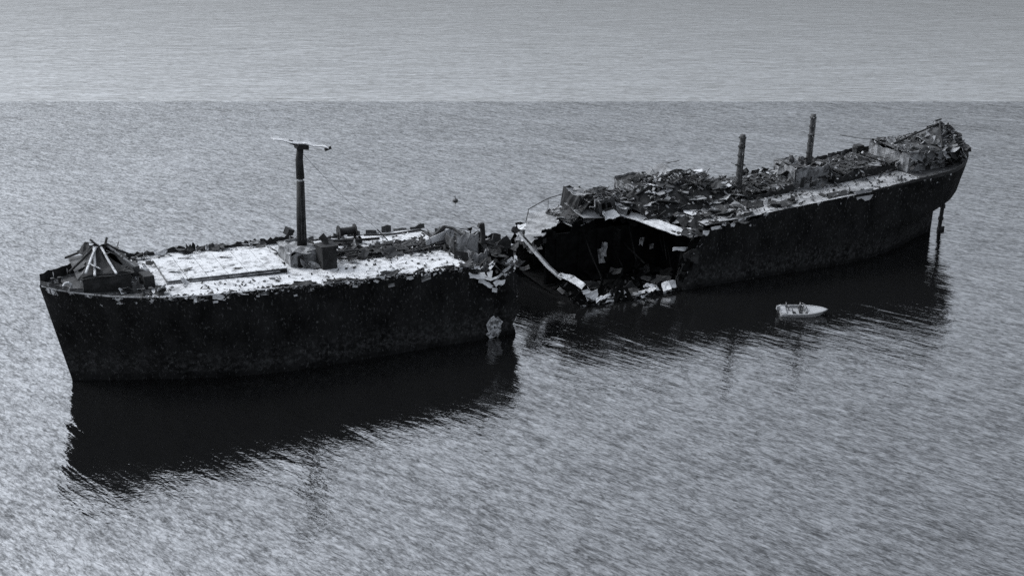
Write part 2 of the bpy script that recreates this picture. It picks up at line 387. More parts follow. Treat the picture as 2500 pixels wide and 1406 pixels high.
while x < 33:
    L = random.uniform(1.2, 3.0)
    bulwark(x, x + L, 1, random.uniform(0.55, 1.05), random.choice(['black_steel', 'black_steel', 'dark_steel']), random.uniform(-.3, .3), 0.35, 7)
    for q in range(2):
        sz = random.uniform(.6, 1.4); xx = x + random.uniform(0, L)
        crumple(bow, 'torn_plate', (xx, deck_edge_f(xx) - random.uniform(.3, 1.3), tab(xx, ZS_F) + random.uniform(.1, .5)), (sz * 1.3, sz * .6, sz * .7), (random.uniform(-.5, .9), random.uniform(-.4, .4), random.uniform(-1, 1)), random.choice(['black_steel', 'black_steel', 'dark_steel', 'mid_steel', 'pale_steel']), random.randrange(99))
    x += L + random.uniform(0.0, 0.15)
while x < 50:
    L = random.uniform(1.3, 2.4)
    if random.random() < 0.6: bulwark(x, x + L, 1, random.uniform(0.3, 0.8), 'dark_steel', random.uniform(-.5, .5), 0.4)
    x += L + random.uniform(0.3, 1.0)

# wrecked forecastle house: dark walls, roof fallen into a tent with pale rafters
fh = sub('forecastle_house', bow)
zb = 12.7
def wall(rows, name, mat, parent, th=0.12): return MB().sheet(rows, th).build(name, mat, parent)
def jw(p, q, z0, z1, n=5, j=0.25, out=0.12):
    p, q = Vector((p[0], p[1], 0)), Vector((q[0], q[1], 0)); rows = []
    nn = Vector((-(q - p).y, (q - p).x, 0)).normalized()
    for t in (0, .5, 1):
        r = []
        for i in range(n + 1):
            a = p.lerp(q, i / n); zz = lerp(z0, z1 + (random.uniform(-j, j) if t == 1 else 0), t)
            a = a + nn * random.uniform(-out, out) * (1 if t else 0); r.append((a.x, a.y, zz))
        rows.append(r)
    return rows
wall(jw((2.0, -3.6), (7.6, -4.2), zb, 15.0), 'wall', 'black_steel', fh)
wall(jw((7.6, -4.2), (7.8, 4.2), zb, 15.0), 'wall', 'black_steel', fh)
wall(jw((7.8, 4.2), (2.0, 3.4), zb, 15.0), 'wall', 'black_steel', fh)
wall(jw((2.0, 3.4), (2.0, -3.6), zb, 14.6), 'wall', 'dark_steel', fh)
pk = Vector((4.7, 0.6, 17.3)); pk2 = Vector((5.6, 0.4, 17.4))
corners = [(1.4, -3.9, 14.7), (8.0, -4.4, 14.9), (8.2, 4.4, 15.0), (1.4, 3.8, 15.1)]
def roofp(a, b_, mat, c=pk, cut=0.06):
    a, b_ = Vector(a), Vector(b_); rows = []
    for i in range(6):
        t = i / 5; r = []
        for j in range(6):
            e = a.lerp(b_, j / 5).lerp(c, t * (1 - cut)); e.z -= 0.9 * math.sin(math.pi * t) * 0.5 + random.uniform(-.12, .12); r.append(e)
        rows.append(r)
    MB().sheet(rows, 0.06).build('roof_plate', mat, fh)
roofp(corners[0], corners[1], 'black_steel'); roofp(corners[1], corners[2], 'black_steel', pk2); roofp(corners[2], corners[3], 'black_steel', pk2); roofp(corners[3], corners[0], 'dark_steel')
def bar(parent, name, p, q, r, mat, seg=6):
    p, q = Vector(p), Vector(q); mid = p.lerp(q, .5) + Vector((random.uniform(-.03, .03), random.uniform(-.03, .03), random.uniform(-.1, .02))) * (q - p).length * .4
    return MB().tube([p, mid, q], r, seg).build(name, mat, parent)
for p, q, mm in (((4.4, 0.2, 17.2), (2.4, -3.9, 15.4), 'pale_steel'), ((5.0, 0, 17.2), (5.9, -4.2, 15.0), 'pale_steel'), ((4.2, .5, 17.2), (3.4, -4.0, 15.0), 'pale_steel'),
                 ((5.6, .4, 17.3), (8.4, -3.0, 15.1), 'mid_steel'), ((5.6, .4, 17.5), (8.6, 2.0, 15.2), 'dark_steel'), ((4.4, .6, 17.4), (1.0, 3.0, 15.4), 'black_steel'),
                 ((4.4, .6, 17.3), (0.8, -1.5, 15.0), 'black_steel'), ((4.0, 1.6, 17.8), (5.2, -0.4, 16.9), 'black_steel'), ((5.9, 1.0, 18.0), (5.0, -.8, 16.6), 'black_steel')):
    bar(fh, 'rafter', p, q, 0.15, mm)
for k, (c, s_) in enumerate([((4.4, .8, 17.5), 1.3), ((5.4, .2, 17.3), 1.2), ((3.2, 1.2, 16.6), 1.5), ((6.3, -1.0, 16.2), 1.7), ((2.4, -1.0, 15.4), 1.6), ((3.6, -2.6, 15.7), 1.3), ((7.0, -3.4, 15.2), 1.2), ((7.0, 1.6, 16.2), 1.6)]):
    crumple(fh, 'torn_plate', c, (s_, s_ * .8, s_ * .8), (random.uniform(-.9, .9), random.uniform(-.9, .9), random.uniform(0, 6)), ['black_steel', 'dark_steel', 'black_steel', 'black_steel', 'dark_steel', 'pale_steel', 'black_steel', 'dark_steel'][k], k * 5)
# fairlead ring, bollards, small boxes and pale scraps round the house
ring = MB()
ring.tube([(0.3 + 0.45 * math.cos(a), -2.6, 13.55 + 0.5 * math.sin(a)) for a in [i * math.pi / 8 for i in range(17)]], [.13 + .07 * abs(math.sin(i * 1.7)) for i in range(17)], 6, cap=False)
ring.build('fairlead', 'pale_steel', bow)
def bollard(parent, x, y, z, mat='dark_steel'):
    mb = MB()
    mb.box((x, y, z + .06), (1.3, .5, .12))
    for d in (-.4, .4): mb.tube([(x + d, y, z + .1), (x + d, y, z + .65), (x + d, y, z + .66), (x + d, y, z + .8)], [.16, .16, .23, .23], 10)
    return mb.build('bollard', mat, parent)
bollard(bow, -0.6, 0.6, 13.0); bollard(bow, 9.0, -6.2, 12.55); bollard(bow, 9.2, 6.0, 12.6)
MB().box((9.6, -3.2, 13.3), (1.3, 2.4, 1.7), (0, 0, .1), .08).build('winch_box', 'black_steel', bow)
MB().box((8.9, 1.8, 13.2), (1.0, 2.0, 1.4), (0, 0, .1), .08).build('winch_box', 'dark_steel', bow)
for k in range(34):
    xx = random.uniform(0.2, 14); yy = random.uniform(-1, 1) * (deck_edge_f(xx) - .9)
    if 1.6 < xx < 8.3 and -4.6 < yy < 4.6: yy = -random.uniform(4.8, 5.4) if xx > 6 else 4.6
    if abs(yy) > deck_edge_f(xx) - .4: continue
    sz = random.uniform(.5, 1.5)
    crumple(bow, 'torn_plate', (xx, yy, tab(xx, ZS_F) + sz * .22), (sz * 1.2, sz * .8, sz), (random.uniform(-.6, .6), random.uniform(-.6, .6), random.uniform(0, 6)), random.choice(['pale_steel', 'white_deck', 'dark_steel', 'black_steel', 'black_steel']), k)

# raised trunk hatch: white top, dark coaming with a step
hatch = sub('raised_hatch', bow)
hx0, hx1, hy0, hy1, hz = 12.0, 27.4, -3.3, 5.6, 12.95
MB().box(((hx0 + hx1) / 2, hy0 + .1, 12.1), (hx1 - hx0, .2, 1.1), (0, R(1.2), 0), .03).build('coaming', 'black_steel', hatch)
MB().box(((hx0 + hx1) / 2, hy1 - .1, 12.1), (hx1 - hx0, .2, 1.1), (0, R(1.2), 0), .03).build('coaming', 'black_steel', hatch)
MB().box((hx0 + .1, (hy0 + hy1) / 2, 12.28), (.2, hy1 - hy0 - .42, 1.1)).build('coaming', 'mid_steel', hatch)
MB().box((hx1 - .1, (hy0 + hy1) / 2, 11.95), (.2, hy1 - hy0 - .42, 1.1)).build('coaming', 'dark_steel', hatch)
MB().beam((hx0 - .1, hy0 - .18, 12.6), (hx1 - 1, hy0 - .18, 12.26), .3, .14).build('coaming_flange', 'mid_steel', hatch)
nc_ = 6
for k in range(nc_):
    a, b_ = lerp(hx0, hx1, k / nc_) + .04, lerp(hx0, hx1, (k + 1) / nc_) - .04
    rows = [[(lerp(a, b_, i / 3), lerp(hy0 - .12, hy1 + .12, j / 8), 12.86 - 0.021 * (lerp(a, b_, i / 3) - hx0) + .05 * nz(i + k * 3.3, j * .8)) for i in range(4)] for j in range(9)]
    MB().sheet(rows, .12).build('hatch_cover', 'white_deck', hatch)
for k in range(9):
    xx = random.uniform(hx0 + 1, hx1 - 1); yy = random.uniform(hy0 + 1, hy1 - .5); sz = random.uniform(.4, 1.0)
    crumple(bow, 'torn_plate', (xx, yy, 12.98 - 0.021 * (xx - hx0)), (sz * 1.8, sz * .6, sz * .5), (0, random.uniform(-.3, .3), random.uniform(-.4, .4)), random.choice(['dark_steel', 'mid_steel', 'mid_steel', 'pale_steel']), k * 3)

# mast house, mast with crosstree
mh = sub('mast_house', bow)
wall(jw((28.6, -1.4), (32.4, -1.4), 11.6, 13.7, j=.4, out=.25), 'wall', 'grey_house', mh)
wall(jw((32.4, -1.4), (32.6, 3.6), 11.6, 13.6, j=.4, out=.2), 'wall', 'dark_steel', mh)
wall(jw((32.6, 3.6), (28.4, 3.6), 11.6, 13.9, j=.4), 'wall', 'mid_steel', mh)
wall(jw((28.4, 3.6), (28.6, -1.4), 11.6, 13.9, j=.4), 'wall', 'grey_house', mh)
MB().sheet([[(lerp(28.2, 32.8, i / 6), lerp(-1.7, 3.8, j / 5), 13.9 - .07 * i + random.uniform(-.3, .3)) for i in range(7)] for j in range(6)], .1).build('roof', 'mid_steel', mh)
MB().box((29.8, -1.6, 12.5), (.75, .3, 1.6)).build('door', 'black_steel', mh)
mast = sub('mast', bow)
MB().tube([(31.0, 1.5, 11.5), (31.02, 1.5, 18), (31.1, 1.45, 22.6)], [.72, .62, .52], 14).build('mast_post', 'black_steel', mast, smooth=True)
MB().tube([(31.1, 1.45, 22.6), (31.1, 1.45, 22.95)], [.36, .36], 14).build('mast_band', 'pale_steel', mast, smooth=True)
MB().tube([(31.1, 1.45, 22.95), (31.05, 1.5, 25.5), (31.25, 1.5, 27.1)], [.56, .5, .44], 14).build('mast_post', 'black_steel', mast, smooth=True)
MB().box((31.35, 1.5, 27.3), (1.6, 1.4, .8), (0.1, .1, .2), .18).build('mast_cap', 'black_steel', mast)
MB().box((30.2, 1.5, 27.9), (.7, .5, .5), (0.1, .4, .2), .12).build('block', 'black_steel', mast)
MB().sheet([[(lerp(27.6, 34.9, i / 7), 1.5 + (j - 1) * .8, 28.6 - 1.75 * (i / 7) + .3 * nz(i * .9, j)) for i in range(8)] for j in range(3)], .12).build('crosstree', 'crosstree_grey', mast)
MB().box((35.0, 1.5, 26.65), (.9, .4, .3), (0, -.3, .1), .06).build('block', 'black_steel', mast)
for d in (-.5, .5):
    for k in range(9): pass
lad = MB()
for sx in (-.2, .2): lad.beam((31.0 + sx, .78, 14.6), (31.1 + sx, .9, 22.4), .07, .07)
for k in range(19): lad.beam((30.8, .78 + k * .006, 15 + k * .4), (31.25, .78 + k * .006, 15 + k * .4), .05, .05)
lad.build('ladder', 'dark_steel', mast)
# dark ventilator house beside the mast
vh = sub('ventilator', bow)
MB().box((33.1, -2.6, 13.0), (2.1, 1.9, 3.2), (0, 0, .08), .14).build('trunk', 'black_steel', vh); MB().box((33.1, -2.6, 14.7), (2.4, 2.2, .2), (0.05, .04, .08), .08).build('lid', 'black_steel', vh)
MB().tube([(33.1, -2.4, 14.6), (33.0, -2.2, 15.4), (32.6, -1.9, 15.9)], [.42, .42, .5], 10).build('cowl', 'black_steel', vh)
MB().box((30.4, 5.4, 14.6), (1.1, .9, .9), (.2, .3, .5), .12).build('block', 'black_steel', bow)
bar(bow, 'stanchion', (30.3, 5.4, 11.6), (30.4, 5.4, 14.3), .10, 'dark_steel')
for k in range(14):
    xx = random.uniform(27.5, 36.5); yy = random.uniform(-3.5, 6.5); sz = random.uniform(.6, 1.6)
    if 28 < xx < 33 and -1.8 < yy < 4: yy = random.choice([-2.6, 4.8])
    crumple(bow, 'torn_plate', (xx, yy, 11.75 + sz * .25), (sz * 1.3, sz * .8, sz), (random.uniform(-.6, .6), random.uniform(-.6, .6), random.uniform(0, 6)), random.choice(['mid_steel', 'pale_steel', 'dark_steel', 'black_steel']), k * 7 + 2)

# winch on posts, far side
wn = sub('deck_winch', bow)
MB().tube([(38.0, 6.6, 13.2), (40.2, 6.6, 13.25)], .55, 12).build('drum', 'black_steel', wn)
for xx in (37.9, 40.3):
    MB().tube([(xx - .04, 6.6, 13.2), (xx + .1, 6.6, 13.2)], .95, 14).build('flange', 'black_steel', wn)
    MB().beam((xx, 6.6, 11.5), (xx, 6.6, 13.2), .3, .3).build('leg', 'black_steel', wn)
MB().box((39.2, 6.3, 11.75), (3.6, 1.6, .4), (0, 0, .05), .05).build('base', 'black_steel', wn)
# fallen derrick booms and catwalk wreckage
for p, q, r_, mm in (((33.5, .5, 14.3), (43.5, 5.5, 11.9), .20, 'black_steel'), ((34, -.8, 13.0), (41, 1.0, 11.9), .16, 'dark_steel'), ((33, 3.2, 13.6), (38, 6.4, 12.8), .14, 'black_steel'),
                     ((35, -1.6, 12.2), (44, -1.0, 11.8), .14, 'black_steel'), ((37, -.2, 11.9), (52, -1.2, 11.9), .22, 'black_steel'), ((43.6, 6.4, 13.0), (44.8, 5.4, 11.5), .09, 'dark_steel'),
                     ((36, 2.0, 12.0), (48, 3.0, 11.9), .2, 'black_steel'), ((42, 7.5, 12.0), (51, 8.0, 11.6), .16, 'dark_steel')):
    bar(bow, 'boom', p, q, r_, mm, 8)
cat = sub('catwalk', bow)
for k in range(9):
    a = 36.8 + k * 1.75; z0 = 12.15 + .22 * nz(k * .9, 3.0)
    MB().box((a + .8, 0.2 + .35 * nz(k * .7), z0), (1.65, 2.0, .14), (random.uniform(-.12, .12), random.uniform(-.08, .08), random.uniform(-.1, .1)), .08).build('tread', 'black_steel', cat)
    MB().beam((a, -.7, 11.5), (a + random.uniform(-.2, .2), -.7, z0), .14, .14).build('post', 'black_steel', cat)
random.seed(21)
for k in range(36):
    xx = random.uniform(36, 51.5); yy = random.gauss(1.6 - .12 * (xx - 36), 1.7); sz = random.uniform(.5, 1.7)
    if yy < -4.6: continue
    crumple(bow, 'torn_plate', (xx, yy, 11.65 + sz * .25), (sz * 1.5, sz * .8, sz), (random.uniform(-.6, .6), random.uniform(-.6, .6), random.uniform(-.7, .7)), random.choice(['black_steel', 'black_steel', 'black_steel', 'dark_steel', 'mid_steel']), k)
# bent frame: inverted V
MB().tube([(47.6, -.4, 11.9), (49.6, 0.2, 12.9), (51.6, 0.9, 14.0)], [.3, .3, .32], 6).build('bent_frame', 'black_steel', bow)
MB().tube([(51.6, .9, 14.05), (52.6, .3, 13.9), (53.6, -1.0, 13.1)], [.24, .2, .2], 6).build('bent_frame', 'dark_steel', bow)
MB().sheet([[(lerp(48.2, 53.0, i / 5), lerp(-.6, .6, i / 5) + .1, lerp(11.9, 12.9, j / 3) + (1.0 * (i / 5) * (j / 3)) + .1 * nz(i, j)) for i in range(6)] for j in range(4)], .07).build('torn_plate', 'pale_steel', bow)

scrap(bow, 'deck_scrap', 420, lambda r: (lambda x, y: (x, y, tab(x, ZS_F) + .03) if not (11 < x < 30 and -4.4 < y < 6) else None)(r.uniform(8, 51), r.uniform(-8.3, 8.3)), (.1, .5), ['black_steel', 'dark_steel', 'mid_steel', 'pale_steel'], 5)
scrap(bow, 'catwalk_scrap', 220, lambda r: (lambda x: (x, r.gauss(1.6 - .12 * (x - 36), 1.7), 11.65 + abs(r.gauss(0, .4))))(r.uniform(34, 52)), (.2, .7), ['black_steel', 'black_steel', 'dark_steel'], 6)
scrap(bow, 'gunwale_scrap', 420, lambda r: (lambda x: (x, -deck_edge_f(x) + r.gauss(.1, .25), tab(x, ZS_F) - abs(r.gauss(0, .3)) + .1))(60 - 52 * r.random() ** .6 if r.random() < .8 else r.uniform(8, 50)) if True else None, (.15, .55), ['black_steel', 'black_steel', 'dark_steel', 'pale_steel'], 7)
# wreckage at the broken end: post stump, grey drum house, torn plates
stump = sub('kingpost_stump', bow)
MB().tube([(55.3, -4.0, 10.6), (55.35, -4.0, 13.6), (55.2, -4.0, 15.2), (55.2, -4.0, 15.55)], [.42, .36, .36, .3], 10).build('post', 'black_steel', stump)
MB().box((54.9, -4.0, 15.1), (.7, .5, .6), (0.1, .3, .2), .1).build('post_cap', 'black_steel', stump)
wall(jw((52.6, -6.6), (54.9, -7.0), 9.4, 12.2, j=.5, out=.3, n=6), 'broken_casing', 'mid_steel', bow); wall(jw((54.9, -7.0), (55.4, -4.6), 9.4, 12.4, j=.5, out=.3), 'broken_casing', 'dark_steel', bow); wall(jw((52.4, -4.6), (52.6, -6.6), 9.8, 12.6, j=.5, out=.3), 'broken_casing', 'mid_steel', bow)
wall(jw((51.6, -3.4), (54.6, -4.2), 10.8, 14.3, j=.5, out=.3), 'torn_bulkhead', 'mid_steel', bow)
wall(jw((54.6, -4.4), (57.6, -3.2), 9.6, 13.0, j=.6, out=.4), 'torn_bulkhead', 'black_steel', bow)
wall(jw((51.4, -3.2), (51.6, 2.6), 10.8, 13.6, j=.5, out=.3), 'torn_bulkhead', 'dark_steel', bow)
random.seed(33)
for k in range(46):
    xx = random.uniform(50.5, 58.6); yy = random.uniform(-8.2, 7); sz = random.uniform(.6, 2.0)
    zz = 11.4 - .18 * (xx - 50) + random.uniform(-.6, 1.2) - (1.3 if yy < -6.5 else 0)
    if xx > 56: zz -= .3
    crumple(bow, 'torn_plate', (xx, yy, zz), (sz * 1.3, sz, sz), (random.uniform(-1, 1), random.uniform(-1, 1), random.uniform(0, 6)), random.choice(['black_steel', 'black_steel', 'interior', 'dark_steel', 'dark_steel', 'mid_steel']), k)
for c, s_, r_, sd_ in (((51.8, -9.3, 9.9), (2.2, .8, .7), (.9, .35, .1), 3), ((53.4, -9.4, 8.7), (2.4, .8, .7), (.9, .5, .1), 4), ((55.4, -9.3, 8.7), (1.8, 1.0, .8), (.9, -.3, .2), 6), ((56.6, -8.6, 9.7), (2.4, .6, .7), (.7, -.5, .2), 8),
                        ((57.6, -7.4, 10.6), (1.6, .5, .7), (.6, -.2, .3), 9), ((54.6, -9.5, 7.6), (.9, .6, .5), (1.2, .3, .1), 2)):
    crumple(bow, 'torn_plate', c, s_, r_, 'pale_steel', sd_)
# bent pale shell flap low at the broken end
rows = []
for i in range(6):
    rr = .15 + i / 5; rows.append([(54.7 + 1.15 * rr * math.cos(a) * (.9 + .75 * nz(math.cos(a) * 2.2, math.sin(a) * 2.2, 2.0)), -9.38 - .25 * nz(rr * 2.2, a, 5.0) - .1 * (1 - rr), 2.1 + 1.55 * rr * math.sin(a) * (.9 + .75 * nz(math.cos(a) * 2.2, math.sin(a) * 2.2, 4.0))) for a in [k * math.pi / 9 for k in range(19)]])
MB().sheet(rows, .06).build('shell_flap', 'mottled_plate', bow)
scrap(bow, 'break_scrap', 320, lambda r: (r.uniform(50.5, 58.6), r.uniform(-8.6, 6), 11.2 - .1 * r.uniform(0, 8) + r.uniform(-1.2, 1.0)), (.2, .8), ['black_steel', 'black_steel', 'dark_steel', 'mid_steel'], 8)
# dark crushed end of the bow half, leaning out over the gap
random.seed(44)
wall(jw((55.2, -7.4), (59.2, -5.6), 8.6, 12.0, j=.7, out=.4, n=7), 'torn_bulkhead', 'interior', bow)
wall(jw((56.0, -2.0), (60.4, -2.6), 8.4, 12.2, j=.6, out=.4, n=7), 'torn_bulkhead', 'black_steel', bow)
wall(jw((56.5, 3.0), (60.6, 1.0), 8.2, 11.8, j=.6, out=.4, n=7), 'torn_bulkhead', 'black_steel', bow)
for k in range(40):
    sz = random.uniform(.6, 1.6); xx = random.uniform(55.5, 60.4); yy = random.uniform(-7.6, 4)
    crumple(bow, 'crushed_plate', (xx, yy, random.uniform(8.8, 11.6) + .25 * max(0, 58 - xx)), (sz * 1.4, sz, sz), (random.uniform(-.8, 1.2), random.uniform(-.5, .5), random.uniform(-.9, .9)), random.choice(['interior', 'black_steel', 'black_steel', 'black_steel', 'dark_steel']), k)
for p, q in (((54.5, -3.4, 12.2), (60.8, -1.2, 11.4)), ((56.0, -6.4, 11.0), (61.0, -3.2, 10.9)), ((55.4, -4.0, 12.8), (58.4, -4.4, 11.6))): bar(bow, 'girder', p, q, .2, 'black_steel')
# peeled scraps and broken rail bits along the near sheer
random.seed(55)
for k in range(60):
    xx = random.uniform(9, 52); p_ = (xx - 9) / 43
    if random.random() > .15 + .6 * p_: continue
    yy = -deck_edge_f(xx) - .1; sz = random.choice([.3, .35, .4, .5, .6, .9])
    crumple(bow, 'torn_plate', (xx, yy, tab(xx, ZS_F) - abs(random.gauss(0.1, .55))), (sz * 1.5, sz * .7, sz * .4), (1.45 + random.uniform(-.3, .3), random.uniform(-.5, .5), random.uniform(-.15, .15)), random.choice(['pale_steel', 'pale_steel', 'mid_steel', 'white_deck']), k)
for k in range(46):
    xx = random.uniform(24, 53); sz = random.uniform(.4, 1.3); yy = -deck_edge_f(xx) + random.uniform(0, .9)
    crumple(bow, 'torn_plate', (xx, yy, tab(xx, ZS_F) + .05 - (1.0 if xx > 51 else 0)), (sz * 1.7, sz * .6, sz * .7), (random.uniform(-.5, .9), random.uniform(-.3, .3), random.uniform(-.4, .4)), random.choice(['black_steel', 'black_steel', 'dark_steel']), k)

# =================================================================== STERN HALF
SA = R(26.8)
stern = thing('shipwreck_stern', 'after half of the broken black ship, blown open at one end, with two mast stumps', 'shipwreck', (76.9, 218.5, 0), (R(3.5), 0, SA))
ZS_S = [(-84, 9.2), (-75, 9.9), (-60, 10.7), (-47, 11.4), (-35, 12.1), (-24, 12.7), (-13, 13.6), (0, 14.3), (5, 14.65)]
def zss(x, side=1):
    z = tab(x, ZS_S)
    if side < 0:
        if x < -61: z = 1.0 + jag(x * 1.3, 2.2, .8)
        elif x < -58: z = lerp(1.2, z - .8, ((x + 61) / 3) ** .7) + jag(x * 2, 4.2, 1.8)
        elif x < -47: z = z - .6 + jag(x * 1.2, 6.2, .35)
    elif x < -74: z = z - 1.0 - jag(x, 1.2, .7)
    return z
XE_S = [(-3, 0.0), (4.9, -.1), (5.2, .3), (6.4, 2.6), (8.5, 4.2), (14.65, 4.95)]
def xend_s(z): return tab(z, XE_S)
def br_s(x, z, xe):
    Le = tab(z, [(-3, 34), (0, 30), (5, 25), (8, 18), (14, 15)]); e = tab(z, [(-3, 1.4), (0, 1.25), (5, .95), (8, .75), (14, .68)])
    t = min(max((xe - x) / Le, 0), 1)
    return 9.2 * math.sin(math.pi / 2 * t) ** e
def xbj_s(side, t): return (-80.0 if side < 0 else -81.0) + jag(t * 8, side * 2.0, 1.2)
hb = hull(-80, xend_s, zss, br_s, xbj=xbj_s, NX=110, K=16)
build_hull(hb, stern)
def de_s(x): return br_s(x, tab(x, ZS_S), xend_s(14.65))
deck_strip(-57.5, -13, lambda x: tab(x, ZS_S) - .12, lambda x: -de_s(x) + .06 + (max(0, jag(x, 5, .8)) if x < -46 else 0), lambda x: de_s(x) - .06, n=30, m=12, amp=.08).build('main_deck', 'grey_deck', stern)
deck_strip(-13, 4.4, lambda x: tab(x, ZS_S) - .12, lambda x: -max(de_s(x) - .06, .05), lambda x: max(de_s(x) - .06, .05), n=14, m=8).build('poop_deck', 'dark_steel', stern)
# interior of the blown-open tanks
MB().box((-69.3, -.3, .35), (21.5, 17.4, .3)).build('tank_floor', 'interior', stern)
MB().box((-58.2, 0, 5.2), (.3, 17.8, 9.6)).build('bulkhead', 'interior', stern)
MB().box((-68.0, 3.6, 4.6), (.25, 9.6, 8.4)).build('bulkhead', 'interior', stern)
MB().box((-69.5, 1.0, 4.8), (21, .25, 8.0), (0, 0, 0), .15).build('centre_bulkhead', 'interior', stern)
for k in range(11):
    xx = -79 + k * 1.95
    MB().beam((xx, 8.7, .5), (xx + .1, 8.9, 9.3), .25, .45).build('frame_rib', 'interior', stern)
for k in range(6):
    xx = -78 + k * 3.6
    MB().beam((xx, .7, .6), (xx + random.uniform(-.4, .4), .7, 8.6), .25, .4).build('stiffener', 'interior', stern)
for xx, yy, z0, z1 in ((-70.4, .4, 3.2, 5.6), (-70.0, .3, 4.4, 6.6), (-64.4, -2.0, 6.2, 7.4), (-62.6, -2.2, 5.4, 6.2)):
    crumple(stern, 'torn_plate', (xx, yy, (z0 + z1) / 2), (.9, z1 - z0, .6), (1.5, random.uniform(-.2, .2), .2), 'mid_steel', int(-xx))
crumple(stern, 'torn_plate', (-61.3, -8.2, 7.1), (2.6, .6, .6), (1.2, .15, .1), 'pale_steel', 4)
# torn deck over the open tanks: near edge is a zigzag
YN = [(-84, -1.6), (-80.6, .4), (-75.4, 4.0), (-75.2, .8), (-72, 1.4), (-67.6, 4.2), (-67.2, 1.6), (-63, -3.5), (-58, -5.5), (-57.4, -8.4)]
YF = [(-84, 0.6), (-81.5, 5.0), (-79, 9.0), (-57.4, 9.1)]
rows = []
for i in range(55):
    x = lerp(-84, -57.4, i / 54); a, b_ = tab(x, YN) + jag(x, 3.7, .35), tab(x, YF)
    r = []
    for j in range(9):
        y = lerp(a, b_, j / 8); r.append((x, y, tab(x, ZS_S) - .1 + .45 * nz(x * .22, y * .3, 4) + .05 * (y - 2)))
    rows.append(r)
MB().sheet(rows, .12).build('torn_deck', 'grey_deck', stern)
# sagging bright deck slab
rows = []
path = [Vector(p) for p in ((-67.4, 2.6, 10.6), (-65.6, -1.4, 10.3), (-63.8, -5.2, 9.8), (-61.8, -7.8, 9.2), (-59.6, -8.3, 9.3), (-57.6, -6.6, 10.2))]
for i in range(16):
    t = i / 15 * 5; k = min(int(t), 4); p = path[k].lerp(path[k + 1], t - k)
    wd = 1.1 + 1.3 * math.sin(math.pi * i / 15)
    rows.append([p + Vector((.75, .66, .12)) * (wd * (j / 3)) + Vector((0, 0, .12 * nz(i * .8, j * .9) + .25 * (j / 3) ** 2)) for j in range(4)])
MB().sheet(rows, .1).build('sagging_plate', 'pale_steel', stern)
crumple(stern, 'torn_plate', (-69.2, 1.2, 10.6), (1.8, 1.4, 2.2), (1.0, .2, .4), 'pale_steel', 3)
crumple(stern, 'torn_plate', (-69.0, 2.2, 11.4), (2.2, 1.2, 1.6), (.7, -.3, 1.2), 'pale_steel', 8)
# diagonal torn frame hanging across the open end, and pale shell plates at its foot
fr = [(-83.6, 3.6, 8.9), (-82.2, 1.2, 6.7), (-80.7, -1.2, 4.4), (-79.5, -3.4, 3.0)]
MB().tube(fr, [.14, .24, .26, .16], 5).build('torn_frame', 'pale_steel', stern)
MB().tube([(p[0] + .55, p[1] + .5, p[2] - .1) for p in fr], [.16] * 4, 6).build('torn_frame', 'mid_steel', stern)
rows = []
for i in range(9):
    t = i / 8; p = Vector((-80.0, -3.0, 3.5)).lerp(Vector((-77.3, -9.0, 1.6)), t); p.z += .4 * math.sin(math.pi * t)
    rows.append([p + Vector((.9, .35, .5)) * (j / 3) * (0.45 + .55 * math.sin(math.pi * t) + .5 * abs(nz(i * 1.3, 4.4))) + Vector((0, .3 * nz(i * 1.1, j), .3 * nz(i, j))) for j in range(4)])
MB().sheet(rows, .1).build('curled_plate', 'pale_steel', stern)
random.seed(77)
for (xx, zz, sx, sz, mm) in ((-77.2, 1.9, 2.4, 1.7, 0), (-76.0, 1.5, 2.0, .9, 0), (-74.7, 1.6, 1.5, .7, 0), (-74.0, 1.0, 2.6, .9, 0), (-72.4, 1.6, 1.6, 1.1, 0), (-71.6, .8, 1.4, 1.5, 0), (-72.8, .5, 1.8, .6, 0), (-69.6, .6, 2.2, 1.1, 0), (-68.2, .5, 1.5, .8, 0),
                             (-68.6, 1.2, 1.3, .6, 0), (-66.7, 1.2, 1.5, 1.0, 0), (-65.4, 1.5, 1.4, 1.0, 0), (-64.2, 1.7, 1.8, 1.6, 0), (-63.0, 1.8, 1.6, 1.2, 0), (-67.0, 2.2, 1.5, .7, 0), (-68.2, 2.4, 1.0, .6, 0), (-70.3, 1.4, 1.0, .5, 1), (-76.8, .4, .8, .5, 1), (-75.2, .4, .8, .5, 1), (-78.2, 2.6, 1.4, .8, 0), (-62.0, 1.4, 1.3, .8, 1)):
    crumple(stern, 'torn_plate', (xx, -9.0 + random.uniform(-.5, .4), zz), (sx * random.uniform(.65, 1.1), sz * random.uniform(.6, 1.0), .8), (random.uniform(.5, 1.3), random.uniform(-.3, .3), random.uniform(-.3, .3)), 'pale_steel' if mm == 0 and random.random() < .9 else 'mid_steel', random.randrange(99), .2)
for k in range(26):
    xx = random.uniform(-79, -60.5); sz = random.uniform(.8, 2.2)
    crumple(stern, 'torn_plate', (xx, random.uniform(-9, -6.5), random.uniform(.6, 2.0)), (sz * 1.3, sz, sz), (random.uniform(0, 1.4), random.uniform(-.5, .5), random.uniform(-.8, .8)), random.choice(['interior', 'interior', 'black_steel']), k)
for k in range(16):
    yy = random.uniform(2, 8.5); crumple(stern, 'torn_plate', (-80.6 + random.uniform(-1.6, 1), yy, random.uniform(5.8, 9.0)), (1.5, 1.2, 1.2), (random.uniform(.3, 1.4), random.uniform(-.6, .6), random.uniform(-.8, .8)), random.choice(['black_steel', 'black_steel', 'dark_steel', 'mid_steel', 'pale_steel']), k)

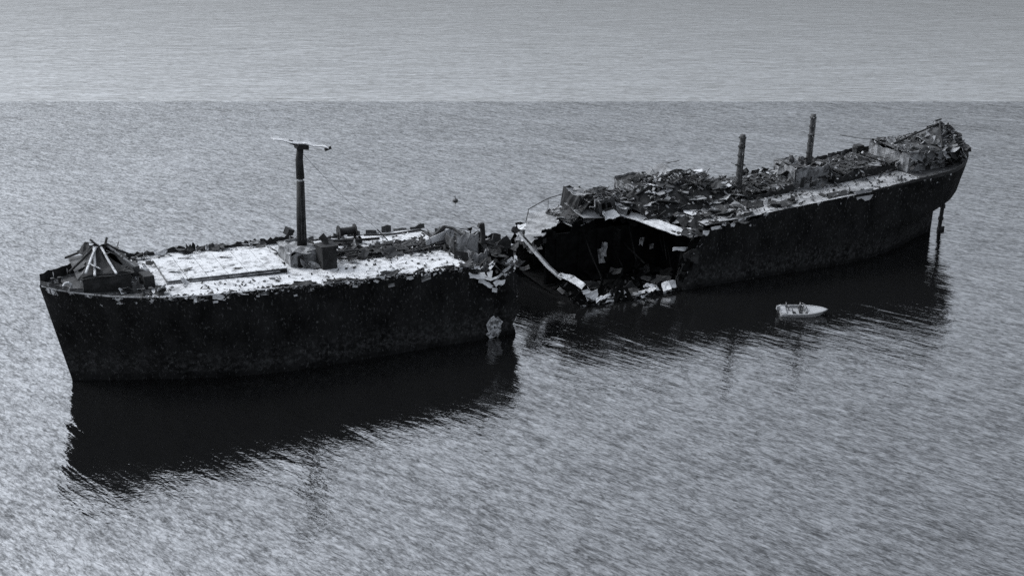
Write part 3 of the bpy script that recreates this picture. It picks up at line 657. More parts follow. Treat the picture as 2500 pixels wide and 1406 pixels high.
random.seed(63)
for k in range(34):
    xx = random.uniform(-82.5, -60); yy = tab(xx, YN) + random.uniform(-.1, .5); sz = random.uniform(.6, 1.7)
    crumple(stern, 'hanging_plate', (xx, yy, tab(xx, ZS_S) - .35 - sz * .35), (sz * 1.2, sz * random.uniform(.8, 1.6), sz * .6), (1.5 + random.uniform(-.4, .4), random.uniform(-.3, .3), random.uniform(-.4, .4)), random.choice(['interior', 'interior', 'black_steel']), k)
for k in range(7):
    xx = random.uniform(-79, -60); yy = random.uniform(-7, .6); z0 = random.uniform(5.5, 9.3); a = random.uniform(-.6, .6)
    bar(stern, 'bent_frame', (xx, max(yy, tab(xx, YN)), z0), (xx + random.uniform(-1.2, 1.2), yy - 1.2, z0 - random.uniform(2, 5)), random.uniform(.08, .16), 'interior')
for k in range(40):
    xx = random.uniform(-79.5, -59.5); sz = random.uniform(.8, 2.4)
    crumple(stern, 'tank_debris', (xx, random.uniform(-7.5, .4), random.uniform(.6, 1.0) + 2.2 * random.random() ** 2), (sz * 1.3, sz * .8, sz), (random.uniform(-.2, 1.2), random.uniform(-.5, .5), random.uniform(-1, 1)), random.choice(['interior', 'interior', 'interior', 'black_steel']), k)
scrap(stern, 'tank_scrap', 260, lambda r: (r.uniform(-80, -60), r.uniform(-9.2, -1), r.uniform(.5, 1.6)), (.2, .8), ['interior', 'interior', 'black_steel', 'black_steel', 'dark_steel'], 9)
for k in range(22):
    zz = random.uniform(1.2, 9.4); xx = lerp(-61.6, -58.6, (zz - 1) / 9) + random.uniform(-.9, .5); sz = random.uniform(.7, 1.9)
    crumple(stern, 'shell_plate', (xx, -9.2 + random.uniform(-.15, .6), zz), (sz, sz * random.uniform(.8, 1.5), sz * .8), (1.5 + random.uniform(-.4, .4), random.uniform(-.4, .4), random.uniform(-.5, .5)), random.choice(['interior', 'black_steel', 'black_steel']), k)
# collapsed midship superstructure: heap of plates, frames and fallen decks
def heap_z(x, y):
    env = tab(x, [(-80, 0), (-75, .8), (-72, 3.6), (-68, 3.5), (-65, 2.6), (-63, 4.3), (-57, 4.5), (-52, 3.9), (-48, 2.2), (-44, .9)])
    return tab(x, ZS_S) + env * max(0, 1 - (abs(y - 3.5) / 6.2) ** 2)
rows = []
for i in range(41):
    x = lerp(-76, -44.5, i / 40); y0 = max(tab(x, YN) + .5, -2.6); r = []
    for j in range(15):
        y = lerp(y0, 9.0, j / 14); r.append((x, y, max(heap_z(x, y) - .55 + .5 * nz(x * .8, y * .8, 3.0), tab(x, ZS_S) - .2)))
    rows.append(r)
MB().sheet(rows, .15).build('heap_core', 'black_steel', stern)  # added black core inside the heap, blocks sky showing through its gaps
random.seed(88)
for k, (c, sz, rt) in enumerate([((-72.2, 5.2, 12.4), (3.4, 4.0, 3.0), (.1, .12, .2)), ((-69.0, 3.4, 11.8), (3.0, 3.4, 2.4), (-.15, -.1, .1)), ((-62.2, 4.6, 13.2), (4.2, 5.0, 3.4), (.12, -.08, .1)), ((-58.2, 4.2, 13.4), (4.0, 4.6, 3.0), (.05, .15, -.1)), ((-53.4, 4.0, 13.0), (4.2, 4.4, 2.4), (.1, .1, .15)), ((-65.6, 2.0, 11.4), (2.6, 2.6, 1.8), (.2, -.2, .4)), ((-50.0, 2.6, 12.2), (3.0, 3.4, 1.6), (.1, .2, .1))]):
    t = sub('house_block', stern); t.location = c; t.rotation_euler = rt
    a, b_, h = sz[0] / 2, sz[1] / 2, sz[2] / 2; mm = ['black_steel', 'dark_steel', 'mid_steel', 'black_steel', 'dark_steel', 'mid_steel', 'dark_steel'][k]
    for p, q in (((-a, -b_), (a, -b_)), ((a, -b_), (a, b_)), ((a, b_), (-a, b_)), ((-a, b_), (-a, -b_))): wall(jw(p, q, -h, h, n=6, j=.35, out=.2), 'wall', mm, t)
    MB().sheet([[(lerp(-a - .1, a + .1, i / 5), lerp(-b_ - .1, b_ + .1, j / 5), h + random.uniform(-.3, .15) - .5 * max(0, nz(i * .6, j * .6, k * 3.1))) for i in range(6)] for j in range(6)], .1).build('roof', ['mid_steel', 'grey_deck', 'black_steel', 'mid_steel', 'grey_deck', 'pale_steel', 'black_steel'][k], t)
    for q in range(int(sz[0] / 1.1)): MB().box((-a + .7 + q * 1.1, -b_ - .08, .1), (.6, .5, .8), (0, 0, 0), .08).build('window_opening', 'interior', t)
random.seed(91)
for k in range(120):
    xx = random.uniform(-76, -44); yy = random.uniform(-3.5, 9.0)
    if yy < tab(xx, YN) + .3: continue
    h = heap_z(xx, yy); base = tab(xx, ZS_S); zz = random.uniform(base + .2, h + .1) if random.random() < .35 else h
    sz = random.uniform(.6, 1.9)
    mm = random.choice(['black_steel', 'black_steel', 'black_steel', 'black_steel', 'dark_steel', 'dark_steel', 'mid_steel', 'mid_steel', 'pale_steel', 'grey_deck'])
    crumple(stern, 'torn_plate', (xx, yy, zz), (sz * random.uniform(1, 2.4), sz * random.uniform(.5, 1), sz), (random.uniform(-.3, .35), random.uniform(-.25, .25), random.gauss(0, .4)), mm, k)
for k in range(24):
    xx = random.uniform(-74, -45); yy = random.uniform(-1, 8); h = heap_z(xx, yy); L = random.uniform(1.5, 5.5); a = random.gauss(0, .5) + random.choice((0, 0, 1.5))
    q = Vector((xx + L * math.cos(a), yy + L * math.sin(a), 0)); q.z = max(heap_z(q.x, q.y), tab(q.x, ZS_S)) + random.uniform(-.3, .3)
    p = Vector((xx, yy, h - .2)); gb = MB(); wd = random.uniform(.16, .34)
    gb.beam(p, q, wd, .05); gb.beam(p + Vector((0, 0, .3)), q + Vector((0, 0, .3)), wd, .05); gb.beam(p + Vector((0, 0, .15)), q + Vector((0, 0, .15)), .05, .26)
    gb.build('girder', random.choice(['black_steel', 'black_steel', 'dark_steel', 'mid_steel']), stern)
for k in range(18):
    xx = random.uniform(-73, -46); yy = random.uniform(0, 7); pts = [Vector((xx, yy, heap_z(xx, yy) + .2))]; a = random.gauss(0, .5)
    for q in range(4):
        a += random.gauss(0, .5); pts.append(pts[-1] + Vector((.9 * math.cos(a), .9 * math.sin(a), random.gauss(0, .35))))
    MB().tube(pts, random.uniform(.07, .16), 6).build('bent_pipe', random.choice(['black_steel', 'dark_steel', 'mid_steel']), stern)
for k in range(12):                                   # torn panels of ribs and stringers
    xx = random.uniform(-73, -47); yy = random.uniform(1, 7); c = Vector((xx, yy, heap_z(xx, yy) + random.uniform(-.2, .5))); M = Euler((random.uniform(-.6, 1.0), random.uniform(-.4, .4), random.gauss(0, .5))).to_matrix(); fp = MB()
    for q in range(6): fp.beam(c + M @ Vector((-1.5 + q * .6, -1.0, 0)), c + M @ Vector((-1.5 + q * .6 + random.uniform(-.15, .15), 1.0 - random.random() * .7, random.uniform(-.1, .2))), .09, .16)
    for q in (-.9, 0, .7): fp.beam(c + M @ Vector((-1.6, q, 0)), c + M @ Vector((1.6 - random.random(), q, .05)), .09, .12)
    fp.build('frame_panel', random.choice(['black_steel', 'dark_steel']), stern)
def heap_pos(rnd):
    xx = rnd.uniform(-77, -43); yy = rnd.uniform(-4, 9)
    if yy < tab(xx, YN) + .2: return None
    return (xx, yy, heap_z(xx, yy) + rnd.uniform(-.3, .45))
scrap(stern, 'scrap_heap', 900, heap_pos, (.2, .75), ['black_steel', 'black_steel', 'dark_steel', 'dark_steel', 'mid_steel', 'grey_deck'], 3)
# fallen deck levels showing as pale slabs
for c, s_, r_, mm, sd_ in (((-71, 3.5, 11.2), (7, 5, 1.6), (.25, .1, .2), 'mid_steel', 2), ((-63.5, 3.0, 12.4), (6, 4.6, 1.6), (.35, -.1, .1), 'grey_deck', 5), ((-57, 3.2, 13.6), (6.5, 4.0, 1.5), (.3, .15, .1), 'mid_steel', 7), ((-57.8, 5.6, 15.2), (5.5, 3, 1.2), (.15, -.1, .2), 'grey_deck', 9), ((-52, 4.4, 14.2), (5, 3.0, 1.2), (.25, .2, 0), 'mid_steel', 10), ((-53.5, -3.5, 10.9), (6.5, 5, .8), (.05, .05, .2), 'pale_steel', 4), ((-54, 6, 16.6), (3.0, .8, .6), (0, .1, .1), 'black_steel', 3)):
    crumple(stern, 'fallen_deck', c, s_, r_, mm, sd_, .09)
# far rail line of the forward deck edge
MB().tube([(-81.4, 5.2, 9.9), (-79, 9.0, 10.6), (-75.5, 9.0, 12.0), (-73.0, 8.6, 12.6), (-71, 8.0, 13.6)], .08, 5).build('bent_rail', 'black_steel', stern)
for p in ((-79, 9.0, 10.6), (-75.5, 9.0, 12.0), (-73.0, 8.6, 12.6)): bar(stern, 'stanchion', (p[0], p[1], 9.6), p, .05, 'black_steel')

# dark broken shell edge between the open tanks and the sound side deck
random.seed(13)
for k in range(44):
    xx = random.uniform(-60.5, -45); yy = random.uniform(-9.3, -4.0); sz = random.uniform(.7, 2.0)
    crumple(stern, 'torn_plate', (xx, yy, tab(xx, ZS_S) + random.uniform(-.6, .6) - (1.0 if xx < -57 else 0)), (sz * 1.4, sz, sz * .8), (random.uniform(-.6, .8), random.uniform(-.4, .4), random.uniform(-.8, .8)), random.choice(['black_steel', 'black_steel', 'black_steel', 'dark_steel', 'mid_steel']), k)
for c, s_ in (((-57.6, -9.35, 9.6), (1.1, .7, .4)), ((-55.8, -9.35, 10.2), (1.6, .5, .4)), ((-54.2, -9.3, 10.6), (.8, .5, .4)), ((-52.5, -9.3, 10.3), (.8, .6, .4)), ((-50.8, -9.3, 10.9), (1.3, .4, .4))):
    crumple(stern, 'torn_plate', c, s_, (1.4, random.uniform(-.4, .4), 0), 'pale_steel', random.randrange(99))

# hatches on the after deck
def open_hatch(x0, x1, y0, y1, h, nb, seed):
    random.seed(seed); t = sub('cargo_hatch', stern)
    zc = lambda x: tab(x, ZS_S)
    for yy in (y0, y1):
        MB().sheet([[(lerp(x0, x1, i / 8), yy + random.uniform(-.1, .1), zc(lerp(x0, x1, i / 8)) - .2 + (h + random.uniform(-.6, .3)) * j) for i in range(9)] for j in (0, 1)], .15).build('coaming', 'black_steel', t)
    for xx in (x0, x1): MB().box((xx, (y0 + y1) / 2, zc(xx) + h / 2 - .1), (.15, y1 - y0 - .3, h)).build('coaming', 'black_steel', t)
    MB().box(((x0 + x1) / 2, (y0 + y1) / 2, zc((x0 + x1) / 2) + .05), (x1 - x0 - .4, y1 - y0 - .4, .1), (0, -math.atan2(zc(x1) - zc(x0), x1 - x0), 0)).build('hold_floor', 'interior', t)
    for k in range(nb):
        xx = lerp(x0, x1, (k + .5) / nb); MB().beam((xx + random.uniform(-.3, .3), y0, zc(xx) + h + random.uniform(-.2, .1)), (xx + random.uniform(-.5, .5), y1, zc(xx) + h + random.uniform(-.3, .3)), .28, .35).build('hatch_beam', random.choice(['black_steel', 'dark_steel', 'dark_steel']), t)
    for k in range(int((x1 - x0) * 2.4)):
        xx = random.uniform(x0, x1); yy = random.uniform(y0, y1); sz = random.uniform(.6, 1.8)
        crumple(t, 'torn_plate', (xx, yy, zc(xx) + h * random.uniform(.5, 1.1)), (sz * 1.8, sz * .7, sz * .8), (random.uniform(-.4, .5), random.uniform(-.3, .3), random.uniform(-.5, .5)), random.choice(['black_steel', 'black_steel', 'black_steel', 'dark_steel', 'mid_steel']), k + seed)
open_hatch(-44.5, -35.5, -2.6, 5.0, 1.2, 6, 5)
open_hatch(-27.0, -13.6, -2.6, 5.4, 1.5, 9, 8)

# mast houses and masts
def kingpost(x, y, z0, z1, r0, seed, label_parts):
    random.seed(seed); t = sub('kingpost', stern)
    pts = [(x + .06 * nz(i * .8, seed), y, lerp(z0, z1, i / 10)) for i in range(11)]
    MB().tube(pts, [lerp(r0, r0 * .8, i / 10) for i in range(11)], 12).build('post', 'dark_steel', t, smooth=True)
    for k in range(int((z1 - z0) / 1.6)):
        zz = z0 + 2.2 + k * 1.5
        if zz < z1 - .3: MB().tube([(x, y, zz), (x, y, zz + .22)], r0 * random.uniform(1.06, 1.16), 12).build('band', random.choice(['black_steel', 'dark_steel']), t)
    for k, (dz, L) in enumerate(label_parts):
        MB().box((x, y, z0 + dz), (L, .35, .25), (0, random.uniform(-.2, .2), 0), .05).build('bracket', 'black_steel', t)
    lad = MB()
    for sx in (-.16, .16): lad.beam((x + sx, y - r0 - .12, z0 + 1), (x + sx, y - r0 - .05, z1 - .6), .06, .06)
    kk = z0 + 1.4
    while kk < z1 - .8: lad.beam((x - .2, y - r0 - .1, kk), (x + .2, y - r0 - .1, kk), .05, .05); kk += .4
    lad.build('ladder', 'dark_steel', t)
kingpost(-44.2, 1.0, 11.3, 21.6, .55, 2, ((5.2, 2.0), (1.6, 1.9)))
kingpost(-29.9, 1.0, 12.0, 23.9, .52, 3, ((4.4, 1.7),))
MB().sheet([[(-44.2 + (i - 1) * .8, 1 + j * .8, 13.2 - abs(i - 1) * .5 - j * .6) for i in range(3)] for j in range(3)], .1).build('gusset_plate', 'dark_steel', stern)
mh2 = sub('mast_house', stern)
for p, q, mm in (((-34.6, -1.8), (-27.6, -1.8), 'grey_house'), ((-27.6, -1.8), (-27.4, 4.2), 'dark_steel'), ((-27.4, 4.2), (-34.6, 4.2), 'grey_house'), ((-34.6, 4.2), (-34.6, -1.8), 'grey_house')):
    wall(jw(p, q, 11.9, 15.6, j=.45, out=.25, n=8), 'wall', mm, mh2)
MB().sheet([[(lerp(-34.7, -27.4, i / 7), lerp(-1.9, 4.2, j / 5), 15.9 - .16 * i + .5 * nz(i * .9, j * .9)) for i in range(8)] for j in range(6)], .1).build('roof', 'dark_steel', mh2)
for xx in (-33.2, -31.2): MB().box((xx, -1.95, 13.2), (.75, .12, 1.7), (0, 0, 0), .04).build('doorway', 'black_steel', mh2)
for xx in (-29.6, -28.5): MB().tube([(xx, -1.8, 13.7), (xx, -2.1, 13.7)], .22, 10).build('porthole', 'black_steel', mh2)
MB().tube([(-33.3, 1.5, 14.6), (-33.2, 1.5, 16.4), (-33.2, 1.6, 17.0)], [.75, .55, .3], 7).build('ventilator', 'dark_steel', mh2)
for k in range(46):
    sz = random.uniform(.5, 1.7); crumple(mh2, 'torn_plate', (random.uniform(-35.4, -26.8), random.uniform(-2.6, 4), random.uniform(12.2, 16.3)), (sz * 1.2, sz, sz), (random.uniform(0, 1.2), random.uniform(-.6, .6), random.uniform(0, 6)), random.choice(['grey_house', 'grey_house', 'black_steel', 'dark_steel']), k)
# slack wires
def wire(parent, p, q, sag, mat='black_steel', r=.045):
    p, q = Vector(p), Vector(q); pts = []
    for i in range(9):
        t = i / 8; a = p.lerp(q, t); a.z -= sag * 4 * t * (1 - t); pts.append(a)
    return MB().tube(pts, r, 5).build('wire', mat, parent)
wire(stern, (-44, 1, 15.4), (-34.5, 1.5, 15.2), .5); wire(stern, (-44.2, 1.2, 14.0), (-37, 4.5, 13.4), .2)

wire(bow, (31.1, 1.4, 26.8), (44.5, 6.0, 12.0), .3, 'dark_steel', .022)
# side deck gear
MB().box((-41.0, -7.0, 11.85), (4.2, 1.3, .5), (0.1, -.05, .04), .22).build('deck_locker', 'black_steel', stern)
MB().box((-30.2, -7.7, 12.4), (3.8, 1.5, .4), (0.1, -.05, .04), .22).build('deck_locker', 'black_steel', stern)
for k in range(12): crumple(stern, 'torn_plate', (random.choice([random.uniform(-33, -27), random.uniform(-43.5, -38.5)]), random.uniform(-8.8, -6.4), 12.2), (1.4, .8, .8), (random.uniform(-.4, .4), random.uniform(-.4, .4), random.uniform(0, 6)), random.choice(['black_steel', 'dark_steel']), k)
crumple(stern, 'torn_plate', (-26.0, -9.1, 12.3), (3.4, 1.6, .5), (1.1, -.05, 0), 'grey_deck', 6, .06)
bollard(stern, -16.5, -6.9, tab(-16.5, ZS_S) - .05, 'mid_steel')
def bul_s(x0, x1, side, h, mat, lean=0.0, jit=.15):
    rows = []
    for t in (0, .5, 1.0):
        r = []
        for i in range(4):
            x = lerp(x0, x1, i / 3); hh = h * (1 + (random.uniform(-jit, jit) if t == 1 else 0))
            r.append((x, side * (max(de_s(min(x, 4.9)) - .02, .03) + (lean + random.uniform(-.08, .08)) * t), tab(x, ZS_S) - .1 + hh * t))
        rows.append(r)
    MB().sheet(rows, .08).build('bulwark_plate', mat, stern)
x = -24.5
while x < 4.6:
    L = min(2.0, 4.85 - x); bul_s(x, x + L, -1, lerp(.35, 1.0, (x + 24.5) / 29), 'black_steel', .05)
    bul_s(x, x + L, 1, .9, random.choice(['black_steel', 'dark_steel']), .1, .3); x += L + .03
x = -50
while x < -25:
    L = random.uniform(1.5, 2.6)
    if random.random() < .7: bul_s(x, x + L, 1, random.uniform(.5, 1.1), 'black_steel', random.uniform(-.3, .3), .4)
    x += L + random.uniform(.1, .6)
for k in range(26):
    xx = random.uniform(-45, -12); sz = random.uniform(.4, 1.2); crumple(stern, 'torn_plate', (xx, random.uniform(5.8, 8.5), tab(xx, ZS_S) + sz * .3), (sz * 1.5, sz, sz), (random.uniform(-.6, .6), random.uniform(-.6, .6), random.uniform(0, 6)), random.choice(['black_steel', 'dark_steel', 'mid_steel', 'pale_steel']), k)
wv = sub('deck_winch', stern)
MB().tube([(-14.8, 6.5, 15.0), (-13.2, 6.5, 15.0)], .6, 12).build('drum', 'black_steel', wv)
MB().box((-14, 6.5, 13.9), (2.2, 1.6, 1.2), (0, 0, 0), .1).build('base', 'dark_steel', wv)
MB().box((-14, 6.5, 15.75), (1.6, 1.2, .5), (0, 0, .2), .1).build('cover', 'black_steel', wv)

scrap(stern, 'deck_scrap', 700, lambda r: (lambda x: (x, r.uniform(-8.8, 8.6), tab(x, ZS_S) + r.uniform(0, .3)))(r.uniform(-57, -13)), (.12, .6), ['black_steel', 'black_steel', 'dark_steel', 'mid_steel'], 11)
scrap(stern, 'hatch_scrap', 600, lambda r: (lambda x: (x, r.gauss(1.6, 2.6), tab(x, ZS_S) + 1.2 + r.uniform(-.6, .5)))(r.uniform(-46, -13)), (.2, .8), ['black_steel', 'black_steel', 'black_steel', 'dark_steel', 'mid_steel'], 12)
def poop_pos(r):
    x = r.uniform(-13, 1.8); y = r.uniform(-4.6, 4.6) * (1 - max(0, (x + 5) / 14))
    return (x, y, lerp(16.9, tab(x, [(-13, 17.2), (-4, 18.6), (-1.8, 20.6), (0, 19.6), (3.5, 17.2)]), max(0, 1 - abs(y) / 4.8)) + r.uniform(-.3, .4))
scrap(stern, 'poop_scrap', 500, poop_pos, (.2, .7), ['black_steel', 'dark_steel', 'mid_steel', 'grey_house'], 13)
# poop house: grey forward walls, dark after part, roof heaved up to a peak
ph = sub('poop_house', stern)
random.seed(17)
for p, q, z1, mm in (((-12.6, -4.6), (-4.6, -5.2), 17.0, 'grey_house'), ((-12.8, 5.0), (-12.6, -4.6), 16.8, 'grey_house'), ((-4.6, 5.2), (-12.8, 5.0), 17.0, 'grey_house')):
    wall(jw(p, q, 13.5, z1, j=.4, out=.3, n=9), 'wall', mm, ph)
for p, q, z1, mm in (((-4.6, -5.2), (1.0, -3.6), 17.2, 'black_steel'), ((1.0, -3.6), (2.4, 0), 17.2, 'black_steel'), ((2.4, 0), (1.0, 3.6), 17.2, 'black_steel'), ((1.0, 3.6), (-4.6, 5.2), 17.4, 'dark_steel')):
    wall(jw(p, q, 13.9, z1, j=.3, out=.2, n=6), 'wall', mm, ph)
for k, xx in enumerate((-11.4, -9.4, -7.2, -5.6)):
    MB().tube([(xx, -4.4 - k * .13, 15.6), (xx, -5.2 - k * .1, 15.6)], .25, 10).build('porthole', 'black_steel', ph)
MB().box((-8.3, -5.05, 14.6), (.8, .3, 1.9), (0, 0, -.07), .05).build('doorway', 'black_steel', ph)
rows = []
for i in range(12):
    t = i / 11; x = lerp(-12.9, 2.6, t); zr = tab(t, [(0, 17.2), (.25, 17.7), (.5, 18.6), (.68, 20.3), (.76, 20.2), (.9, 18.4), (1, 17.2)]); wd = lerp(5.0, 2.4, max(0, t - .5) * 2)
    rows.append([(x, lerp(-wd, wd, j / 8), lerp(17.0, zr, 1 - abs(j / 4 - 1) ** 1.3) + .45 * nz(x * .5, j * .7, 2)) for j in range(9)])
MB().sheet(rows, .1).build('roof', 'dark_steel', ph)
for k in range(110):
    t = random.random() * .9; x = lerp(-12.5, 3.2, t); y = random.uniform(-4.2, 4.2) * (1 - max(0, t - .55)); zr = tab(t, [(0, 17.0), (.25, 17.7), (.5, 18.6), (.7, 20.4), (.8, 19.6), (.9, 18.3), (1, 17.2)]); z = lerp(17.0, zr, max(0, 1 - abs(y) / 4.8)) + random.uniform(-.2, .4)
    if random.random() < .35: y = -5.2 + max(0, t - .5) * 2.0; z = random.uniform(14.2, 17.2)
    sz = random.uniform(.4, 1.7)
    dk = ['grey_house', 'grey_house', 'mid_steel', 'dark_steel', 'black_steel'] if t < .5 else ['black_steel', 'black_steel', 'dark_steel', 'dark_steel', 'mid_steel']
    crumple(ph, 'torn_plate', (x, y, z), (sz * 1.3, sz, sz), (random.uniform(-.7, .9), random.uniform(-.7, .7), random.uniform(0, 6)), random.choice(dk), k)
for p, q in (((-12, 0, 17.6), (-2, 0, 20.3)), ((-2, -.2, 20.6), (-5.2, -4.6, 17.4)), ((-1.6, 0, 20.6), (1.8, -2.4, 17.4)), ((-1.6, .2, 20.6), (2.4, .4, 17.6)), ((-2.6, .3, 20.8), (-1.0, .6, 20.9)), ((-4.2, -3.6, 18.2), (-.2, -3.6, 18.3)), ((-2.0, -1.6, 19.6), (-.6, -4.0, 17.2))):
    bar(ph, 'rafter', p, q, .16, random.choice(['black_steel', 'dark_steel']))
bar(stern, 'jackstaff', (2.6, 1.0, 15.6), (5.6, .6, 16.5), .12, 'black_steel')
# bent stays fanning off the poop toward the hatches
wire(ph, (-10, 2.5, 17.6), (-20, 5.0, 18.6), .3); wire(ph, (-12.6, -3, 17.0), (-27.4, 2, 15.2), .6)
# rudder stock, rudder and screw under the counter
rd = sub('rudder', stern)
MB().tube([(2.1, 0, -2.5), (2.1, 0, 6.8)], .36, 12).build('rudder_stock', 'black_steel', rd)
MB().box((2.45, 0, -.9), (1.5, .35, 3.0), (0, 0, 0), .03).build('rudder_blade', 'black_steel', rd)
MB().tube([(2.1, 0, 2.0), (2.1, 0, 2.5)], .5, 12).build('collar', 'black_steel', rd)
MB().tube([(2.1, 0, 4.3), (2.1, 0, 4.9)], .5, 12).build('collar', 'black_steel', rd)

# =================================================================== MOTORBOAT
BL = 6.9
mbt = thing('motorboat', 'small white open motorboat with two people aboard, beside the black hull', 'motorboat', (39.4, 171.4, 0), (R(9), 0, R(-4)))
def boat_y(t): return 1.5 * (1 - max(0, (t - .32) / .68) ** 3.0) - .14 * max(0, .3 - t)
def boat_sec(t):
    x = lerp(0, BL, t); hw = max(boat_y(t), .02); zk = -.35 + .55 * max(0, t - .55) ** 2 * 4; zg = .62 + .25 * t * t
    return x, hw, zk, zg
rows = []
for i in range(25):
    t = i / 24; x, hw, zk, zg = boat_sec(t); r = []
    for s_, f in ((-1, ((1.0, 1.0), (.98, .75), (.9, .4), (.6, .08), (0, 0))), (1, ((.6, .08), (.9, .4), (.98, .75), (1.0, 1.0)))):
        for a, b_ in f: r.append((x - .9 * (1 - b_) * max(0, t - .5) ** 2 * 4, s_ * hw * a, lerp(zk, zg, b_)))
    rows.append(r)
MB().sheet(rows, .06).build('hull', 'boat_white', mbt, smooth=True)
MB().box((.02, 0, .25), (.07, 2.55, 1.1)).build('transom', 'boat_white', mbt)
fd = []
for i in range(11):
    t = lerp(.56, 1.0, i / 10); x, hw, zk, zg = boat_sec(t); fd.append([(x, hw * (j / 3 - 1) * .98, zg + .07 * (1 - abs(j / 3 - 1) ** 2)) for j in range(7)])
MB().sheet(fd, .05).build('foredeck', 'boat_white', mbt, smooth=True)
for s_ in (-1, 1):
    rail = []
    for i in range(15):
        t = i / 14 * .98; x, hw, zk, zg = boat_sec(t); rail.append((x, s_ * hw, zg + .04))
    MB().tube(rail, .075, 6).build('gunwale', 'boat_white', mbt, smooth=True)
    strip = []
    for i in range(12):
        t = .12 + i / 11 * .84; x, hw, zk, zg = boat_sec(t); strip.append((x, s_ * (hw + .04), zg - .13))
    MB().tube(strip, .04, 6).build('rubbing_strake', 'rubber', mbt)
fl = []
for i in range(9):
    t = lerp(.01, .6, i / 8); x, hw, zk, zg = boat_sec(t); fl.append([(x, hw * .85 * (j / 2 - 1), .28) for j in range(5)])
MB().sheet(fl, .05).build('cockpit_floor', 'boat_white', mbt)
MB().box((.45, 0, .62), (.8, 2.3, .16)).build('stern_bench', 'boat_white', mbt)
MB().box((.45, 0, .42), (.7, 2.2, .3)).build('bench_box', 'boat_grey', mbt)
def seat(x, y):
    t = sub('seat', mbt)
    MB().box((x, y, .55), (.5, .5, .12)).build('cushion', 'rubber', t)
    MB().box((x - .25, y, .83), (.1, .5, .5), (0, -.15, 0)).build('backrest', 'rubber', t)
    MB().box((x, y, .38), (.3, .3, .24)).build('pedestal', 'boat_grey', t)
seat(2.0, -.55); seat(2.95, .5); seat(2.95, -.55)
MB().box((3.75, 0, .62), (.35, 1.9, .62), (0, -.2, 0)).build('dashboard', 'boat_grey', mbt)
ws = []
for i in range(9):
    a = lerp(-1, 1, i / 8); ws.append([(3.95 - .45 * a * a, a * 1.02, .98 + .0), (3.72 - .45 * a * a, a * .96, 1.36)])
MB().sheet(ws, .03).build('windscreen', 'windscreen', mbt)
MB().tube([w_[1] for w_ in ws], .03, 6).build('windscreen_frame', 'boat_grey', mbt)
sw = MB(); sw.tube([(3.45, .5 + .17 * math.cos(a), .95 + .17 * math.sin(a)) for a in [i * math.pi / 6 for i in range(13)]], .02, 5, cap=False); sw.build('steering_wheel', 'rubber', mbt)
om = sub('outboard_motor', mbt)
MB().box((-.3, 0, 1.0), (.5, .42, .55), (0, .1, 0), .03, taper=.8).build('cowling', 'boat_grey', om)
MB().box((-.25, 0, .3), (.24, .2, .9)).build('leg', 'rubber', om)

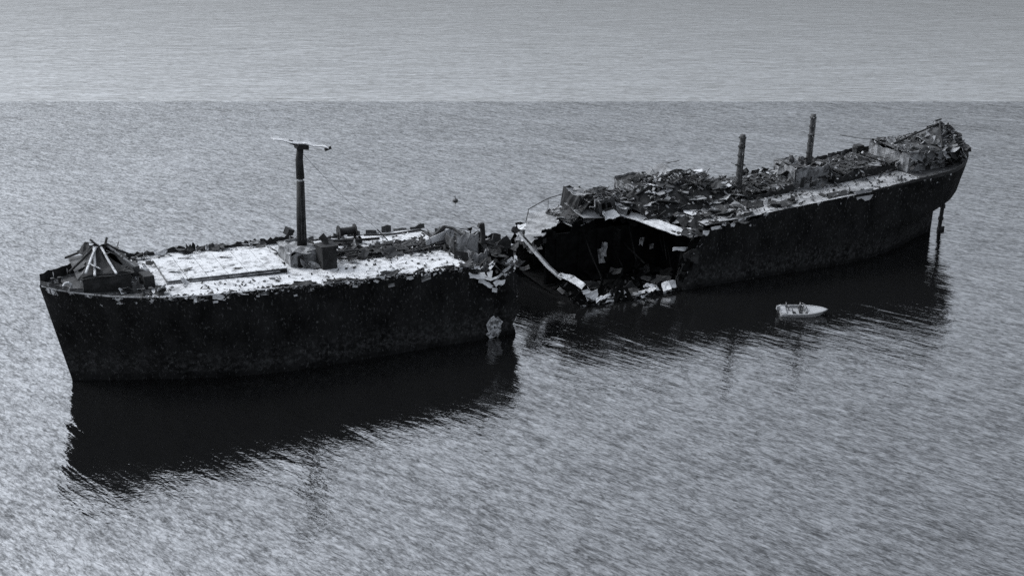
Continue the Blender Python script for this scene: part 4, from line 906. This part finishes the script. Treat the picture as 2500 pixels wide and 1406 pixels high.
def person(label, loc, rz, top, lean):
    """seated figure: one skinned body, hips on the seat at loc"""
    me = bpy.data.meshes.new('body'); V = []; E = []; RR = []
    def vtx(p, r, prev=None):
        V.append(p); RR.append(r)
        if prev is not None: E.append((prev, len(V) - 1))
        return len(V) - 1
    pel = vtx((0, 0, .10), .155); sp = vtx((lean * .3, 0, .30), .145, pel); ch = vtx((lean * .8, 0, .48), .165, sp); nk = vtx((lean, 0, .63), .062, ch); hd = vtx((lean + .02, 0, .74), .092, nk); vtx((lean + .02, 0, .84), .085, hd)
    for s_ in (-1, 1):
        sh = vtx((lean * .85, s_ * .19, .54), .068, ch); el = vtx((lean + .10, s_ * .25, .29), .048, sh); wr = vtx((lean + .32, s_ * .19, .27), .034, el); vtx((lean + .40, s_ * .18, .27), .036, wr)
        hp = vtx((.06, s_ * .10, .08), .098, pel); kn = vtx((.45, s_ * .13, .10), .068, hp); an = vtx((.47, s_ * .13, -.27), .045, kn); vtx((.62, s_ * .13, -.31), .038, an)
    me.from_pydata(V, E, [])
    o = bpy.data.objects.new('body', me); COL.objects.link(o)
    md = o.modifiers.new('skin', 'SKIN'); md.use_smooth_shade = True
    for i, sv in enumerate(me.skin_vertices[0].data): sv.radius = (RR[i], RR[i] * (.78 if i in (1, 2) else 1)); sv.use_root = (i == 0)
    o.modifiers.new('sub', 'SUBSURF').levels = 1; o.modifiers['sub'].render_levels = 1
    dg = bpy.context.evaluated_depsgraph_get(); bm = bmesh.new(); bm.from_mesh(o.evaluated_get(dg).to_mesh())
    bpy.data.objects.remove(o)
    # fingers, nose, ears
    extra = MB()
    for s_ in (-1, 1):
        for k in range(4):
            y0 = s_ * (.18 + (k - 1.5) * .018); L = (.062, .072, .068, .05)[k]
            extra.tube([(lean + .42, y0, .275), (lean + .42 + L * .6, y0, .27), (lean + .42 + L, y0, .24)], [.0095, .009, .007], 6)
        extra.tube([(lean + .38, s_ * .15, .275), (lean + .42, s_ * .13, .272), (lean + .45, s_ * .128, .255)], [.011, .010, .008], 6)
        extra.tube([(lean + .015, s_ * .085, .755), (lean + .0, s_ * .103, .76)], [.03, .022], 6)
        extra.tube([(lean + .095, s_ * .035, .785), (lean + .112, s_ * .035, .785)], [.013, .006], 6)
    extra.tube([(lean + .10, 0, .78), (lean + .135, 0, .75), (lean + .11, 0, .738)], [.012, .018, .012], 6)
    extra.tube([(lean + .105, -.028, .71), (lean + .112, 0, .709), (lean + .105, .028, .71)], [.006, .008, .006], 5)
    off = [bm.verts.new(v) for v in extra.v]
    for f in extra.f:
        try: bm.faces.new([off[i] for i in f])
        except ValueError: pass
    for f in bm.faces:
        c = f.calc_center_median(); f.smooth = True
        f.material_index = 1 if (c.z > .645 or (c.x > lean + .30 and c.z > .2 and abs(c.y) > .11)) else (2 if (c.z < .16) else 0)
    nm = bpy.data.meshes.new('person'); bm.to_mesh(nm); bm.free()
    for mm in (top, 'skin', 'cloth_dark'): nm.materials.append(MATS[mm])
    p = bpy.data.objects.new('person', nm); COL.objects.link(p); p.location = loc; p.rotation_euler = (0, 0, rz)
    tag(p, label, 'person', 'people in the motorboat')
    hm = MB(); rows = []
    for i in range(5):
        a = i / 4 * 1.5; rows.append([(lean + .005 + .105 * math.sin(a + .12) * math.cos(b_), .1 * math.sin(a + .12) * math.sin(b_), .775 + .115 * math.cos(a + .12) + (.03 if math.cos(b_) > .4 and i > 2 else 0)) for b_ in [j * math.pi / 6 for j in range(13)]])
    hm.sheet(rows, .02).build('hair', 'hair', p, smooth=True)
    return p
bl = Vector((39.4, 171.6, 0))
person('person in dark clothes seated on the stern bench of the motorboat', bl + Vector((.95, .35, .78)), R(-20), 'cloth_dark', .05)
person('person in dark clothes seated behind the windscreen of the motorboat', bl + Vector((2.95, .30, .76)), R(0), 'cloth_dark', .10)

# small dark thing afloat beyond the gap
by = thing('buoy', 'small dark buoy floating on open water beyond the gap in the ship', 'buoy', (-11.5, 242.7, 0))
MB().tube([(0, 0, -.4), (0, 0, -.2), (0, 0, .25), (0, 0, .45)], [.25, .55, .55, .2], 12).build('float', 'rubber', by, smooth=True)
MB().tube([(0, 0, .4), (0, 0, .8)], [.08, .06], 8).build('stem', 'rubber', by)
MB().tube([(0.12 * math.cos(a), 0, .9 + .12 * math.sin(a)) for a in [i * math.pi / 6 for i in range(13)]], .03, 5, cap=False).build('lifting_ring', 'rubber', by)
